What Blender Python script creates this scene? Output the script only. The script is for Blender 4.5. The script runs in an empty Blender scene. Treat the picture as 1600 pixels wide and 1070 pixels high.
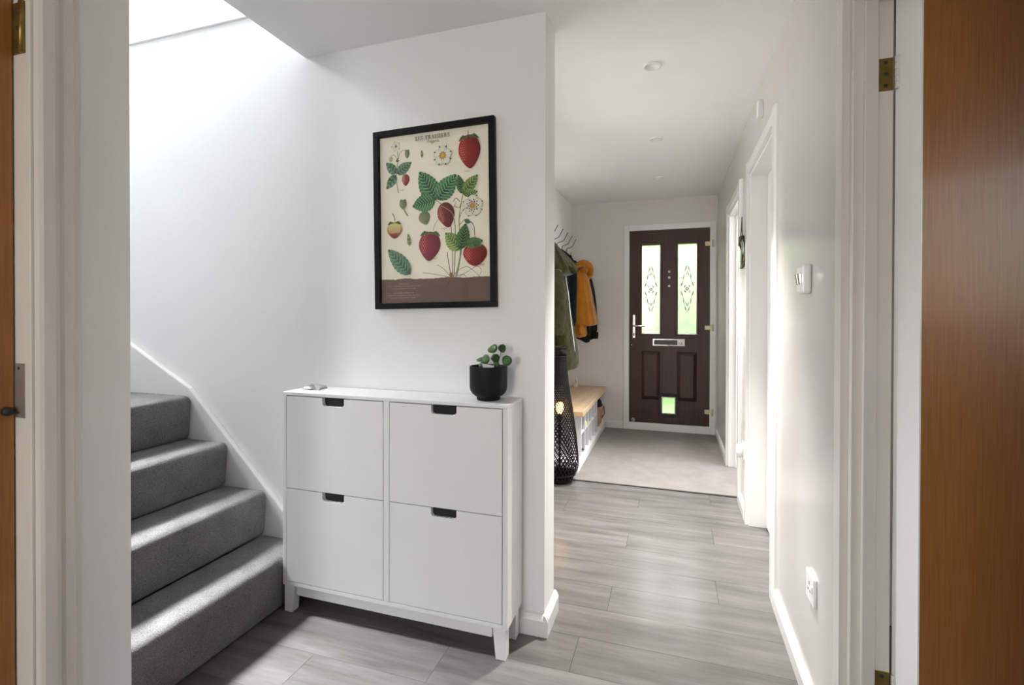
import bpy, bmesh, math, random
from mathutils import Vector, Matrix
R = math.radians
PI = math.pi
random.seed(7)
SC = bpy.context.scene
COL = SC.collection

# ------------------------------------------------------------------ camera, world, lights, exposure
cam_d = bpy.data.cameras.new('camera')
cam_d.sensor_fit = 'HORIZONTAL'; cam_d.sensor_width = 36.0
cam_d.lens = 36.0 * 770.0 / 1600.0
cam_d.shift_y = -(535.0 - 497.6) / 1600.0
cam_d.clip_start = 0.02
cam = bpy.data.objects.new('camera', cam_d); COL.objects.link(cam)
_yaw, _pit, _rol = R(17.905), -0.00677, 0.00183
_f = Vector((-math.sin(_yaw)*math.cos(_pit), math.cos(_yaw)*math.cos(_pit), math.sin(_pit)))
_r = Vector((math.cos(_yaw), math.sin(_yaw), 0)); _u = _r.cross(_f)
_r2 = math.cos(_rol)*_r + math.sin(_rol)*_u; _u2 = -math.sin(_rol)*_r + math.cos(_rol)*_u
cam.matrix_world = Matrix(((_r2.x, _u2.x, -_f.x, 0), (_r2.y, _u2.y, -_f.y, 0), (_r2.z, _u2.z, -_f.z, 1.2), (0, 0, 0, 1)))
SC.camera = cam

SC.view_settings.view_transform = 'Standard'
SC.view_settings.look = 'None'
SC.view_settings.gamma = 1.0
SC.view_settings.use_curve_mapping = False
SC.view_settings.exposure = 0.2
SC.cycles.max_bounces = 14
SC.cycles.diffuse_bounces = 9
SC.cycles.glossy_bounces = 5
SC.cycles.transmission_bounces = 8
SC.cycles.transparent_max_bounces = 16
SC.cycles.sample_clamp_indirect = 8.0
SC.cycles.use_denoising = True

w = bpy.data.worlds.new('sky'); SC.world = w; w.use_nodes = True
nt = w.node_tree; bg = nt.nodes['Background']
sky = nt.nodes.new('ShaderNodeTexSky'); sky.sky_type = 'NISHITA'
sky.sun_disc = False; sky.sun_elevation = R(42); sky.sun_rotation = R(150); sky.air_density = 1.2; sky.dust_density = 2.5
nt.links.new(sky.outputs[0], bg.inputs[0]); bg.inputs[1].default_value = 0.6

def area(name, loc, aim, sx, sy, power, col=(1, 1, 1), spread=180):
    l = bpy.data.lights.new(name, 'AREA'); l.shape = 'RECTANGLE'; l.size = sx; l.size_y = sy
    l.energy = power; l.color = col; l.spread = R(spread)
    o = bpy.data.objects.new(name, l); COL.objects.link(o); o.location = loc
    o.rotation_euler = (Vector(aim) - Vector(loc)).to_track_quat('-Z', 'Y').to_euler()
    return o
# landing window daylight first, then fill lamps added out of view
area('landing_window_light', (-4.56, 1.20, 4.15), (-1.75, 1.02, 0.45), 0.5, 0.85, 24, (0.95, 0.97, 1.0), 19)
area('landing_window_glow', (-4.55, 1.25, 4.15), (-1.65, 1.25, 1.3), 0.5, 0.85, 46, (0.90, 0.95, 1.0), 110)
area('back_fill_light', (-0.78, -2.5, 1.45), (-0.72, 0, 1.2), 0.6, 1.5, 28, (1.0, 0.99, 0.97))  # added fill lamp behind the camera
area('right_room_fill_light', (2.85, 0.5, 1.6), (0.5, 1.0, 1.1), 0.9, 0.9, 2, (1.0, 0.99, 0.97))  # weak fill added in the unseen near room
area('far_room_fill_light', (2.45, 3.95, 1.5), (0.6, 3.95, 1.0), 1.1, 1.2, 85, (0.93, 0.97, 1.0))  # daylight added in the unseen far room to light the hall
area('left_opening_fill_light', (-2.75, 2.55, 1.15), (-0.6, 2.6, 1.75), 1.2, 1.0, 36, (1.0, 0.99, 0.96))  # added fill, shines through the hidden left-wall opening
area('outside_door_fill_light', (-0.03, 6.45, 3.0), (-0.03, 4.7, 0.9), 1.8, 1.0, 420, (1.0, 1.0, 0.97))  # panel added outside above the door to lift hall and carpet
for _y, _p in ((2.346, 460), (3.385, 330), (4.43, 20)):            # beams added at the three ceiling downlights to brighten the hall floor
    _l = bpy.data.lights.new('downlight_fill_beam', 'SPOT'); _l.energy = _p; _l.spot_size = R(68); _l.spot_blend = 1.0; _l.shadow_soft_size = 0.025; _l.color = (1.0, 0.97, 0.93)
    _o = bpy.data.objects.new('downlight_fill_beam', _l); COL.objects.link(_o); _o.location = (-0.087-(_y-2.346)*0.009, _y, 2.318+max(0, _y-1.79)*0.021)
sun_l = bpy.data.lights.new('sun', 'SUN'); sun_l.energy = 6.0; sun_l.angle = R(3); sun_l.color = (1.0, 0.96, 0.88)
sun_o = bpy.data.objects.new('sun', sun_l); COL.objects.link(sun_o)
sun_o.rotation_euler = Vector((0.16, -0.40, -1.0)).to_track_quat('-Z', 'Y').to_euler()

# ------------------------------------------------------------------ materials
def nodes(m):
    return m.node_tree.nodes, m.node_tree.links
def mat(name, col, rough=0.5, bump=0.0, bscale=40.0, metal=0.0, var=0.0, vscale=6.0, spec=0.5, sheen=0.0, coat=0.0, stretch=None, detail=4.0, rvar=0.0, bdist=0.004):
    m = bpy.data.materials.new(name); m.use_nodes = True
    n, l = nodes(m); b = n['Principled BSDF']
    b.inputs['Base Color'].default_value = (*col, 1); b.inputs['Roughness'].default_value = rough
    b.inputs['Metallic'].default_value = metal; b.inputs['Specular IOR Level'].default_value = spec
    b.inputs['Sheen Weight'].default_value = sheen; b.inputs['Coat Weight'].default_value = coat
    tc = n.new('ShaderNodeTexCoord'); mp = n.new('ShaderNodeMapping'); l.new(tc.outputs['Object'], mp.inputs[0])
    if stretch: mp.inputs['Scale'].default_value = stretch
    if var > 0 or rvar > 0:
        t = n.new('ShaderNodeTexNoise'); t.inputs['Scale'].default_value = vscale; t.inputs['Detail'].default_value = detail
        l.new(mp.outputs[0], t.inputs['Vector'])
        r = n.new('ShaderNodeValToRGB'); r.color_ramp.elements[0].position = 0.3; r.color_ramp.elements[1].position = 0.7
        r.color_ramp.elements[0].color = (*[max(0, c*(1-var)) for c in col], 1)
        r.color_ramp.elements[1].color = (*[min(1, c*(1+var)) for c in col], 1)
        l.new(t.outputs['Fac'], r.inputs[0]); l.new(r.outputs[0], b.inputs['Base Color'])
        if rvar > 0:
            mr = n.new('ShaderNodeMapRange'); mr.inputs['To Min'].default_value = rough-rvar; mr.inputs['To Max'].default_value = rough+rvar
            l.new(t.outputs['Fac'], mr.inputs[0]); l.new(mr.outputs[0], b.inputs['Roughness'])
    if bump > 0:
        t2 = n.new('ShaderNodeTexNoise'); t2.inputs['Scale'].default_value = bscale; t2.inputs['Detail'].default_value = 3
        l.new(mp.outputs[0], t2.inputs['Vector'])
        bp = n.new('ShaderNodeBump'); bp.inputs['Strength'].default_value = bump; bp.inputs['Distance'].default_value = bdist
        l.new(t2.outputs['Fac'], bp.inputs['Height']); l.new(bp.outputs[0], b.inputs['Normal'])
    return m
def wood(name, dark, light, rough, axis, scale=14.0, ring=40.0, coat=0.0, bump=0.15, lowvar=0.0, spec=0.5, along=1.6):
    """grain lines that run along one axis"""
    m = bpy.data.materials.new(name); m.use_nodes = True
    n, l = nodes(m); b = n['Principled BSDF']; b.inputs['Roughness'].default_value = rough; b.inputs['Coat Weight'].default_value = coat
    b.inputs['Specular IOR Level'].default_value = spec
    tc = n.new('ShaderNodeTexCoord'); mp = n.new('ShaderNodeMapping'); l.new(tc.outputs['Object'], mp.inputs[0])
    s = [ring, ring, ring]; s[axis] = along; mp.inputs['Scale'].default_value = s
    oi = n.new('ShaderNodeObjectInfo'); mu = n.new('ShaderNodeVectorMath'); mu.operation = 'SCALE'
    cx = n.new('ShaderNodeCombineXYZ')
    for k in range(3): l.new(oi.outputs['Random'], cx.inputs[k])
    l.new(cx.outputs[0], mu.inputs[0]); mu.inputs['Scale'].default_value = 37.0
    ad = n.new('ShaderNodeVectorMath'); l.new(mp.outputs[0], ad.inputs[0]); l.new(mu.outputs[0], ad.inputs[1])
    t = n.new('ShaderNodeTexNoise'); t.inputs['Scale'].default_value = scale/10; t.inputs['Detail'].default_value = 7; t.inputs['Roughness'].default_value = 0.65
    l.new(ad.outputs[0], t.inputs['Vector'])
    r = n.new('ShaderNodeValToRGB'); r.color_ramp.elements[0].position = 0.32; r.color_ramp.elements[1].position = 0.68
    r.color_ramp.elements[0].color = (*dark, 1); r.color_ramp.elements[1].color = (*light, 1)
    l.new(t.outputs['Fac'], r.inputs[0])
    if lowvar > 0:
        h = n.new('ShaderNodeHueSaturation'); l.new(r.outputs[0], h.inputs['Color'])
        mr = n.new('ShaderNodeMapRange'); mr.inputs['To Min'].default_value = 1-lowvar; mr.inputs['To Max'].default_value = 1+lowvar
        l.new(oi.outputs['Random'], mr.inputs[0]); l.new(mr.outputs[0], h.inputs['Value']); l.new(h.outputs[0], b.inputs['Base Color'])
    else:
        l.new(r.outputs[0], b.inputs['Base Color'])
    bp = n.new('ShaderNodeBump'); bp.inputs['Strength'].default_value = bump; bp.inputs['Distance'].default_value = 0.001
    l.new(t.outputs['Fac'], bp.inputs['Height']); l.new(bp.outputs[0], b.inputs['Normal'])
    return m
def emit(name, col, s):
    m = bpy.data.materials.new(name); m.use_nodes = True; b = m.node_tree.nodes['Principled BSDF']
    b.inputs['Base Color'].default_value = (*col, 1)
    b.inputs['Emission Color'].default_value = (*col, 1); b.inputs['Emission Strength'].default_value = s
    return m
def clear_glass(name, gloss=0.06):
    m = bpy.data.materials.new(name); m.use_nodes = True; n, l = nodes(m); n.remove(n['Principled BSDF'])
    o = n['Material Output']; t = n.new('ShaderNodeBsdfTransparent'); g = n.new('ShaderNodeBsdfGlossy'); g.inputs['Roughness'].default_value = 0.03
    lw = n.new('ShaderNodeLayerWeight'); lw.inputs['Blend'].default_value = 0.5
    pw = n.new('ShaderNodeMath'); pw.operation = 'POWER'; pw.inputs[1].default_value = 5; l.new(lw.outputs['Facing'], pw.inputs[0])
    fr = n.new('ShaderNodeMath'); fr.operation = 'MULTIPLY_ADD'; fr.inputs[1].default_value = 0.5; fr.inputs[2].default_value = 0.025; l.new(pw.outputs[0], fr.inputs[0])
    mx = n.new('ShaderNodeMixShader'); l.new(fr.outputs[0], mx.inputs[0]); l.new(t.outputs[0], mx.inputs[1]); l.new(g.outputs[0], mx.inputs[2]); l.new(mx.outputs[0], o.inputs[0])
    return m
def frosted(name):
    m = bpy.data.materials.new(name); m.use_nodes = True; n, l = nodes(m); n.remove(n['Principled BSDF'])
    o = n['Material Output']
    t = n.new('ShaderNodeBsdfTransparent'); t.inputs[0].default_value = (0.95, 0.98, 0.95, 1)
    tl = n.new('ShaderNodeBsdfTranslucent'); tl.inputs[0].default_value = (0.85, 0.9, 0.86, 1)
    rf = n.new('ShaderNodeBsdfRefraction'); rf.inputs['Roughness'].default_value = 0.22; rf.inputs['IOR'].default_value = 1.12
    g = n.new('ShaderNodeBsdfGlossy'); g.inputs['Roughness'].default_value = 0.1
    m1 = n.new('ShaderNodeMixShader'); m1.inputs[0].default_value = 0.55; l.new(t.outputs[0], m1.inputs[1]); l.new(rf.outputs[0], m1.inputs[2])
    m2 = n.new('ShaderNodeMixShader'); m2.inputs[0].default_value = 0.07; l.new(m1.outputs[0], m2.inputs[1]); l.new(tl.outputs[0], m2.inputs[2])
    m3 = n.new('ShaderNodeMixShader'); m3.inputs[0].default_value = 0.05; l.new(m2.outputs[0], m3.inputs[1]); l.new(g.outputs[0], m3.inputs[2])
    l.new(m3.outputs[0], o.inputs[0])
    return m
def printed(name):
    m = bpy.data.materials.new(name); m.use_nodes = True; n, l = nodes(m); b = n['Principled BSDF']
    a = n.new('ShaderNodeVertexColor'); a.layer_name = 'Col'; l.new(a.outputs[0], b.inputs['Base Color'])
    b.inputs['Roughness'].default_value = 0.8; b.inputs['Specular IOR Level'].default_value = 0.15
    return m
def carpet(name, c1, c2, scale=420, bump=1.0):
    m = bpy.data.materials.new(name); m.use_nodes = True; n, l = nodes(m); b = n['Principled BSDF']
    b.inputs['Roughness'].default_value = 1.0; b.inputs['Specular IOR Level'].default_value = 0.1; b.inputs['Sheen Weight'].default_value = 0.25
    tc = n.new('ShaderNodeTexCoord')
    t = n.new('ShaderNodeTexNoise'); t.inputs['Scale'].default_value = scale; t.inputs['Detail'].default_value = 2
    t3 = n.new('ShaderNodeTexNoise'); t3.inputs['Scale'].default_value = 9; t3.inputs['Detail'].default_value = 4
    l.new(tc.outputs['Object'], t.inputs['Vector']); l.new(tc.outputs['Object'], t3.inputs['Vector'])
    ad = n.new('ShaderNodeMath'); ad.operation = 'MULTIPLY_ADD'; ad.inputs[1].default_value = 0.35
    l.new(t3.outputs['Fac'], ad.inputs[0]); l.new(t.outputs['Fac'], ad.inputs[2])
    r = n.new('ShaderNodeValToRGB'); r.color_ramp.elements[0].position = 0.45; r.color_ramp.elements[1].position = 0.9
    r.color_ramp.elements[0].color = (*c1, 1); r.color_ramp.elements[1].color = (*c2, 1)
    l.new(ad.outputs[0], r.inputs[0]); l.new(r.outputs[0], b.inputs['Base Color'])
    bp = n.new('ShaderNodeBump'); bp.inputs['Strength'].default_value = bump; bp.inputs['Distance'].default_value = 0.006
    l.new(t.outputs['Fac'], bp.inputs['Height']); l.new(bp.outputs[0], b.inputs['Normal'])
    return m
M = dict(
    wall=mat('white_wall_paint', (0.80, 0.80, 0.79), 0.45, bump=0.05, bscale=120, var=0.012, vscale=3),
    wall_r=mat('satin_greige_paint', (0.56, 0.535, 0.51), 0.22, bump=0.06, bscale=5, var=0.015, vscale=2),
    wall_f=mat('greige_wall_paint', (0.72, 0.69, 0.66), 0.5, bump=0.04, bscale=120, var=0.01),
    ceil=mat('ceiling_paint', (0.86, 0.845, 0.83), 0.6, bump=0.05, bscale=90, var=0.01),
    trim=mat('white_gloss_trim', (0.74, 0.73, 0.71), 0.22, bump=0.03, bscale=30),
    trim_old=mat('aged_white_gloss', (0.66, 0.625, 0.575), 0.3, bump=0.06, bscale=25, var=0.03, vscale=4),
    upvc=mat('white_plastic_frame', (0.83, 0.83, 0.82), 0.25, var=0.01),
    lam=wood('grey_laminate', (0.078, 0.0725, 0.068), (0.142, 0.1345, 0.128), 0.25, 0, scale=12, ring=14, bump=0.04, lowvar=0.10, spec=0.7),
    screed=mat('floor_base', (0.18, 0.165, 0.15), 0.7, var=0.05),
    stair_carpet=carpet('grey_stair_carpet', (0.055, 0.052, 0.050), (0.25, 0.242, 0.238), 360),
    hall_carpet=carpet('taupe_hall_carpet', (0.13, 0.113, 0.102), (0.29, 0.258, 0.237), 300, 0.7),
    white_edge=mat('white_painted_edge', (0.86, 0.85, 0.83), 0.25, var=0.01),
    oak=wood('oak_veneer', (0.265, 0.098, 0.018), (0.38, 0.152, 0.033), 0.36, 2, scale=12, ring=170, coat=0.08, along=5.0, bump=0.1),
    mahog=wood('mahogany_door', (0.028, 0.007, 0.005), (0.066, 0.017, 0.012), 0.42, 2, scale=13, ring=60, bump=0.3),
    cab=mat('white_foil_cabinet', (0.78, 0.78, 0.77), 0.35, var=0.01, bump=0.02, bscale=300),
    black_void=mat('interior_shade', (0.012, 0.012, 0.012), 0.8, var=0.1),  # near-black stands in for the shade inside the cabinet
    chrome=mat('chrome', (0.75, 0.74, 0.72), 0.14, metal=1.0, rvar=0.03, vscale=20),
    brass=mat('old_brass', (0.30, 0.20, 0.06), 0.35, metal=0.85, var=0.35, vscale=40),
    paint_brass=mat('cream_painted_hinge', (0.72, 0.62, 0.42), 0.3, var=0.05, metal=0.2),
    steel=mat('dull_steel', (0.45, 0.43, 0.40), 0.35, metal=0.7, var=0.1, vscale=30),
    frame_black=mat('black_picture_frame', (0.006, 0.006, 0.007), 0.45, var=0.2, vscale=30, spec=0.12),
    glass=clear_glass('picture_glass'), frosted=frosted('obscured_glass'),
    bevel=mat('cut_glass_bevel', (0.8, 0.85, 0.8), 0.1, spec=0.8, var=0.02), lead=mat('dark_came', (0.05, 0.05, 0.05), 0.3, metal=0.4, var=0.1),
    art=printed('print_ink'),
    pot=mat('matt_black_ceramic', (0.009, 0.011, 0.010), 0.5, bump=0.06, bscale=200, var=0.1, spec=0.15),
    soil=mat('potting_soil', (0.03, 0.02, 0.013), 1.0, bump=1, bscale=150, var=0.4, vscale=90),
    leaf=mat('round_leaf_green', (0.034, 0.092, 0.010), 0.5, var=0.3, vscale=25, bump=0.1, bscale=60),
    leaf_dk=mat('dark_leaf_green', (0.017, 0.052, 0.008), 0.5, var=0.3, vscale=25, bump=0.1, bscale=60),
    stalk=mat('plant_stalk', (0.09, 0.08, 0.04), 0.5, var=0.2, vscale=50),
    plastic=mat('white_plastic', (0.78, 0.77, 0.75), 0.25, var=0.01),
    plastic_grey=mat('grey_plastic', (0.4, 0.39, 0.38), 0.35, var=0.03),
    dish=mat('silver_grey_cloth', (0.34, 0.33, 0.325), 0.4, var=0.3, vscale=40, bump=0.4, bscale=80),
    bench_top=wood('pale_oak_top', (0.50, 0.34, 0.20), (0.68, 0.50, 0.32), 0.4, 1, scale=10, ring=22, bump=0.1),
    bench=mat('white_bench_paint', (0.72, 0.71, 0.70), 0.4, var=0.015),
    bench_grey=mat('pale_grey_divider', (0.58, 0.58, 0.59), 0.45, var=0.02),
    rattan=mat('black_woven_bamboo', (0.007, 0.006, 0.005), 0.5, spec=0.15, var=0.4, vscale=60),
    bulb=emit('warm_bulb', (1.0, 0.46, 0.11), 40.0),
    olive=mat('olive_cotton', (0.036, 0.034, 0.0095), 0.8, spec=0.12, bump=0.9, bscale=11, bdist=0.03, var=0.12, vscale=9, sheen=0.2),
    olive_dk=mat('dark_olive_cotton', (0.02, 0.019, 0.006), 0.85, spec=0.12, bump=0.5, bscale=18, var=0.15, vscale=9),
    lime=mat('lime_lining', (0.10, 0.15, 0.012), 0.8, bump=0.3, bscale=30, var=0.25, vscale=20),
    mustard=mat('mustard_wool', (0.36, 0.125, 0.008), 0.9, spec=0.12, bump=0.7, bscale=11, bdist=0.03, var=0.12, vscale=8, sheen=0.3),
    navy=mat('navy_fabric', (0.004, 0.0065, 0.0085), 0.8, spec=0.12, bump=0.9, bscale=11, bdist=0.03, var=0.2, vscale=10),
    dkgreen=mat('black_green_waxed', (0.009, 0.010, 0.0065), 0.5, spec=0.12, bump=0.9, bscale=11, bdist=0.03, var=0.2, vscale=10),
    white_cloth=mat('white_trim_cloth', (0.72, 0.70, 0.66), 0.8, var=0.04),
    hook=mat('dark_wire', (0.05, 0.045, 0.04), 0.35, metal=0.9, var=0.2),
    shoe=mat('black_shoe', (0.02, 0.02, 0.022), 0.5, var=0.3, vscale=20, bump=0.2, bscale=40),
    sole=mat('grey_sole', (0.35, 0.35, 0.34), 0.7, var=0.1),
    ball=mat('tennis_felt', (0.46, 0.55, 0.09), 1.0, bump=0.8, bscale=300, var=0.1, vscale=60, sheen=0.5),
    kraft=mat('kraft_basket', (0.46, 0.27, 0.17), 0.8, bump=0.5, bscale=60, var=0.15, vscale=30),
    fuzz=mat('black_fuzz', (0.008, 0.008, 0.009), 1.0, bump=1.0, bscale=120, var=0.3, vscale=60),
    mirror=mat('mirror_glass', (0.85, 0.88, 0.86), 0.03, metal=1.0, rvar=0.01),
    leather=mat('dark_leather', (0.04, 0.025, 0.015), 0.5, var=0.2, vscale=30),
    lawn=mat('lawn_grass', (0.10, 0.19, 0.04), 1.0, bump=1, bscale=40, var=0.4, vscale=5),
    hedge=mat('hedge_leaves', (0.16, 0.27, 0.05), 0.7, bump=1, bscale=30, var=0.5, vscale=7),
    paving=mat('pale_paving', (0.5, 0.48, 0.45), 0.8, bump=0.4, bscale=30, var=0.1),
    lampface=emit('lamp_face', (0.9, 0.88, 0.84), 0.12),
    seal=mat('black_rubber', (0.02, 0.02, 0.02), 0.6, var=0.1),
)
# door opening skew of the right wall: the hall widens slightly towards the front door
def RX(y): return 0.415 + (y - 1.8) * 0.007

# ------------------------------------------------------------------ mesh builder
class MB:
    def __init__(s): s.v = []; s.f = []; s.c = None; s.sm = []
    def add(s, vs, fs, smooth=False):
        o = len(s.v); s.v += [tuple(p) for p in vs]; s.f += [tuple(i+o for i in f) for f in fs]; s.sm += [smooth]*len(fs); return s
    def box(s, x0, x1, y0, y1, z0, z1):
        if x0 > x1: x0, x1 = x1, x0
        if y0 > y1: y0, y1 = y1, y0
        if z0 > z1: z0, z1 = z1, z0
        v = [(x0,y0,z0),(x1,y0,z0),(x1,y1,z0),(x0,y1,z0),(x0,y0,z1),(x1,y0,z1),(x1,y1,z1),(x0,y1,z1)]
        return s.add(v, [(0,3,2,1),(4,5,6,7),(0,1,5,4),(1,2,6,5),(2,3,7,6),(3,0,4,7)])
    def hexa(s, b, t):
        """b, t: four bottom and four top points, counter-clockwise from above"""
        return s.add(list(b)+list(t), [(0,3,2,1),(4,5,6,7),(0,1,5,4),(1,2,6,5),(2,3,7,6),(3,0,4,7)])
    def prism(s, pts, axis, a, b, smooth=False):
        """extrude a polygon (2-D pts in the two other axes, in xyz order) from a to b along axis"""
        def P(p, h):
            q = list(p); q.insert(axis, h); return tuple(q)
        n = len(pts); v = [P(p, a) for p in pts]+[P(p, b) for p in pts]
        s.add(v, [tuple(range(n-1, -1, -1)), tuple(range(n, 2*n))])
        o = len(s.v)-2*n
        for i in range(n):
            j = (i+1) % n; s.f.append((o+i, o+j, o+n+j, o+n+i)); s.sm.append(smooth)
        return s
    def lathe(s, prof, n=24, c=(0,0,0), axis=2, smooth=True):
        v = []; f = []
        for r, h in prof:
            for k in range(n):
                a = 2*PI*k/n; p = [r*math.cos(a), r*math.sin(a)]; p.insert(axis, h)
                v.append((p[0]+c[0], p[1]+c[1], p[2]+c[2]))
        for i in range(len(prof)-1):
            for k in range(n):
                j = (k+1) % n; f.append((i*n+k, i*n+j, (i+1)*n+j, (i+1)*n+k))
        f.append(tuple(range(n-1, -1, -1))); m = (len(prof)-1)*n; f.append(tuple(range(m, m+n)))
        return s.add(v, f, smooth)
    def tube(s, pts, r, n=8, flat=1.0, smooth=True):
        pts = [Vector(p) for p in pts]; N = len(pts); rr = r if isinstance(r, (list, tuple)) else [r]*N
        v = []; f = []; up = Vector((0,0,1)); prev = None
        for i, p in enumerate(pts):
            d = (pts[min(i+1, N-1)]-pts[max(i-1, 0)]).normalized()
            if prev is None:
                a = d.cross(up)
                if a.length < 1e-3: a = d.cross(Vector((1,0,0)))
                a.normalize()
            else:
                a = (prev - d*prev.dot(d)).normalized()
            prev = a; b = d.cross(a)
            for k in range(n):
                t = 2*PI*k/n; v.append(p + rr[i]*(math.cos(t)*a + flat*math.sin(t)*b))
        for i in range(N-1):
            for k in range(n):
                j = (k+1) % n; f.append((i*n+k, i*n+j, (i+1)*n+j, (i+1)*n+k))
        f.append(tuple(range(n-1, -1, -1))); f.append(tuple(range((N-1)*n, N*n)))
        return s.add(v, f, smooth)
    def sphere(s, c, rx, ry, rz, n=20, m=12):
        prof = [(max(1e-4, math.sin(PI*i/m)), -math.cos(PI*i/m)) for i in range(m+1)]
        t = MB(); t.lathe(prof, n)
        return s.add([(c[0]+p[0]*rx, c[1]+p[1]*ry, c[2]+p[2]*rz) for p in t.v], t.f, True)
    def skew(s):
        s.v = [(x+RX(y), y, z) for x, y, z in s.v]; return s
    def build(s, name, m, parent=None, kind=None, bevel=0, loc=None, sub=0, auto=False):
        me = bpy.data.meshes.new(name); me.from_pydata(s.v, [], s.f); me.update()
        bm = bmesh.new(); bm.from_mesh(me); bmesh.ops.recalc_face_normals(bm, faces=bm.faces); bm.to_mesh(me); bm.free()
        me.polygons.foreach_set('use_smooth', s.sm)
        me.materials.append(M[m] if isinstance(m, str) else m)
        o = bpy.data.objects.new(name, me); COL.objects.link(o)
        if parent: o.parent = parent
        if loc: o.location = loc
        if kind: o['kind'] = kind
        if bevel:
            b = o.modifiers.new('bevel', 'BEVEL'); b.width = bevel; b.segments = 2; b.limit_method = 'ANGLE'; b.angle_limit = R(40)
        if sub:
            b = o.modifiers.new('sub', 'SUBSURF'); b.levels = sub; b.render_levels = sub
        return o
def S(mb, name, m, parent=None, bevel=0):            # a piece of the setting
    return mb.build(name, m, parent, kind=None if parent else 'structure', bevel=bevel)
def empty(name, loc, rz=0, label=None, cat=None, group=None, kind=None):
    o = bpy.data.objects.new(name, None); COL.objects.link(o); o.location = loc; o.rotation_euler = (0,0,rz); o.empty_display_size = 0.1
    return tag(o, label, cat, group, kind)
def tag(o, label=None, cat=None, group=None, kind=None):
    if label: o['label'] = label
    if cat: o['category'] = cat
    if group: o['group'] = group
    if kind: o['kind'] = kind
    return o
KIDS = {}
def dup(o, parent=None):
    c = o.copy(); COL.objects.link(c)
    if parent: c.parent = parent
    for ch in list(o.children): dup(ch, c)
    return c

# ------------------------------------------------------------------ the setting: floor, ceiling, walls
YW = 1.79          # face of the partition with the poster
YD = 5.33          # face of the front-door wall
YC = 3.55          # where the carpet begins
XC = -1.536        # edge of the hall ceiling over the stairwell
CZ = 2.33
def CE(y): return CZ + max(0.0, y-YW)*0.021

floor = S(MB().box(-4.8, 3.2, -2.75, 5.45, -0.14, -0.012), 'floor', 'screed')
# laminate planks, laid across the hall; each is its own piece
PW, PL = 0.192, 1.285
row = 0; y = YC - PW
while y > -2.62:
    xs = -1.50 if y < YW+0.16-0.1 else -1.04
    xs = -1.53 if y < YW else -1.04
    x = xs - (row*0.437 % PL); 
    while x < 0.52:
        a, b = max(x, xs), min(x+PL, 0.52)
        if b-a > 0.03:
            g = 0.0006
            MB().box(-(b-a)/2+g, (b-a)/2-g, -PW/2+g, PW/2-g, -0.012, 0.0).build('plank', 'lam', floor, loc=((a+b)/2, y+PW/2, 0))
        x += PL
    row += 1; y -= PW

cb = MB()
cb.hexa([(XC,-2.75,CZ),(3.2,-2.75,CZ),(3.2,YW,CZ),(XC,YW,CZ)], [(XC,-2.75,CZ+.24),(3.2,-2.75,CZ+.24),(3.2,YW,CZ+.24),(XC,YW,CZ+.24)])
cb.hexa([(-1.2,YW,CZ),(3.2,YW,CZ),(3.2,5.45,CE(5.45)),(-1.2,5.45,CE(5.45))], [(-1.2,YW,2.57),(3.2,YW,2.57),(3.2,5.45,2.57),(-1.2,5.45,2.57)])
S(cb, 'ceiling', 'ceil')
# stairwell above the hall ceiling
S(MB().box(-4.8, XC, 0.62, YW+.16, 5.0, 5.1), 'ceiling', 'wall')
S(MB().box(XC, XC+.1, 0.62, YW+.15, 2.571, 5.0), 'wall_stairwell', 'wall')
# partition with the poster
S(MB().box(-4.7, -0.449, YW, YW+.155, 0, CZ+.02).box(-4.7, XC+.05, YW, YW+.155, CZ+.02, 5.0), 'wall_middle', 'wall')
# edge of the upper floor standing proud on the stair wall
S(MB().prism([(YW-.011, 2.565), (YW-.008, 2.562), (YW, 2.562), (YW, 3.1), (YW-.011, 3.1)], 0, -4.6, XC), 'trim_1', 'wall')
# left wall of the far hall (coats), with an added opening for light
S(MB().box(-1.14, -1.04, YW+.155, 2.10, 0, CE(YD)+.02).box(-1.14, -1.04, 3.0, YD, 0, CE(YD)+.02).box(-1.14, -1.04, 2.10, 3.0, 2.02, CE(YD)+.02), 'wall_left', 'wall')
S(MB().box(-3.0, -1.14, 3.35, 3.45, 0, 2.45).box(-3.0, -2.9, 1.945, 3.35, 0, .75).box(-3.0, -2.9, 1.945, 3.35, 2.25, 2.45).box(-3.0, -2.9, 1.945, 2.0, .75, 2.25).box(-3.0, -2.9, 3.2, 3.35, .75, 2.25).box(-3.0, -1.2, 1.945, 3.45, 2.45, 2.5), 'wall_added_room', 'wall')  # room added out of view to light the hall through that opening
# front-door wall
wf = MB(); DX0, DX1, DZ = -0.478, 0.428, 2.147
wf.box(-1.14, DX0, YD, YD+.12, -.0, 2.5).box(DX1, 0.62, YD, YD+.12, 0, 2.5).box(DX0, DX1, YD, YD+.12, DZ, 2.5)
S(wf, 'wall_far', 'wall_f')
# right wall with three door openings (x is measured from the wall face)
wr = MB()
TH = 0.083
def rw(y0, y1, z0, z1):
    wr.hexa([(0,y0,z0),(TH,y0,z0),(TH,y1,z0),(0,y1,z0)], [(0,y0,z1),(TH,y0,z1),(TH,y1,z1),(0,y1,z1)])
OC, OA, OB = (0.60, 1.40, 1.975), (2.335, 3.10, 2.01), (3.50, 4.25, 2.005)     # openings: y0, y1, head
rw(-2.65, OC[0], 0, 2.345); rw(OC[0], OC[1], OC[2], 2.345); rw(OC[1], OA[0], 0, 2.36)
rw(OA[0], OA[1], OA[2], 2.38); rw(OA[1], OB[0], 0, 2.385); rw(OB[0], OB[1], OB[2], 2.40); rw(OB[1], YD, 0, 2.42)
S(wr.skew(), 'wall_right', 'wall_r')
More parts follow.
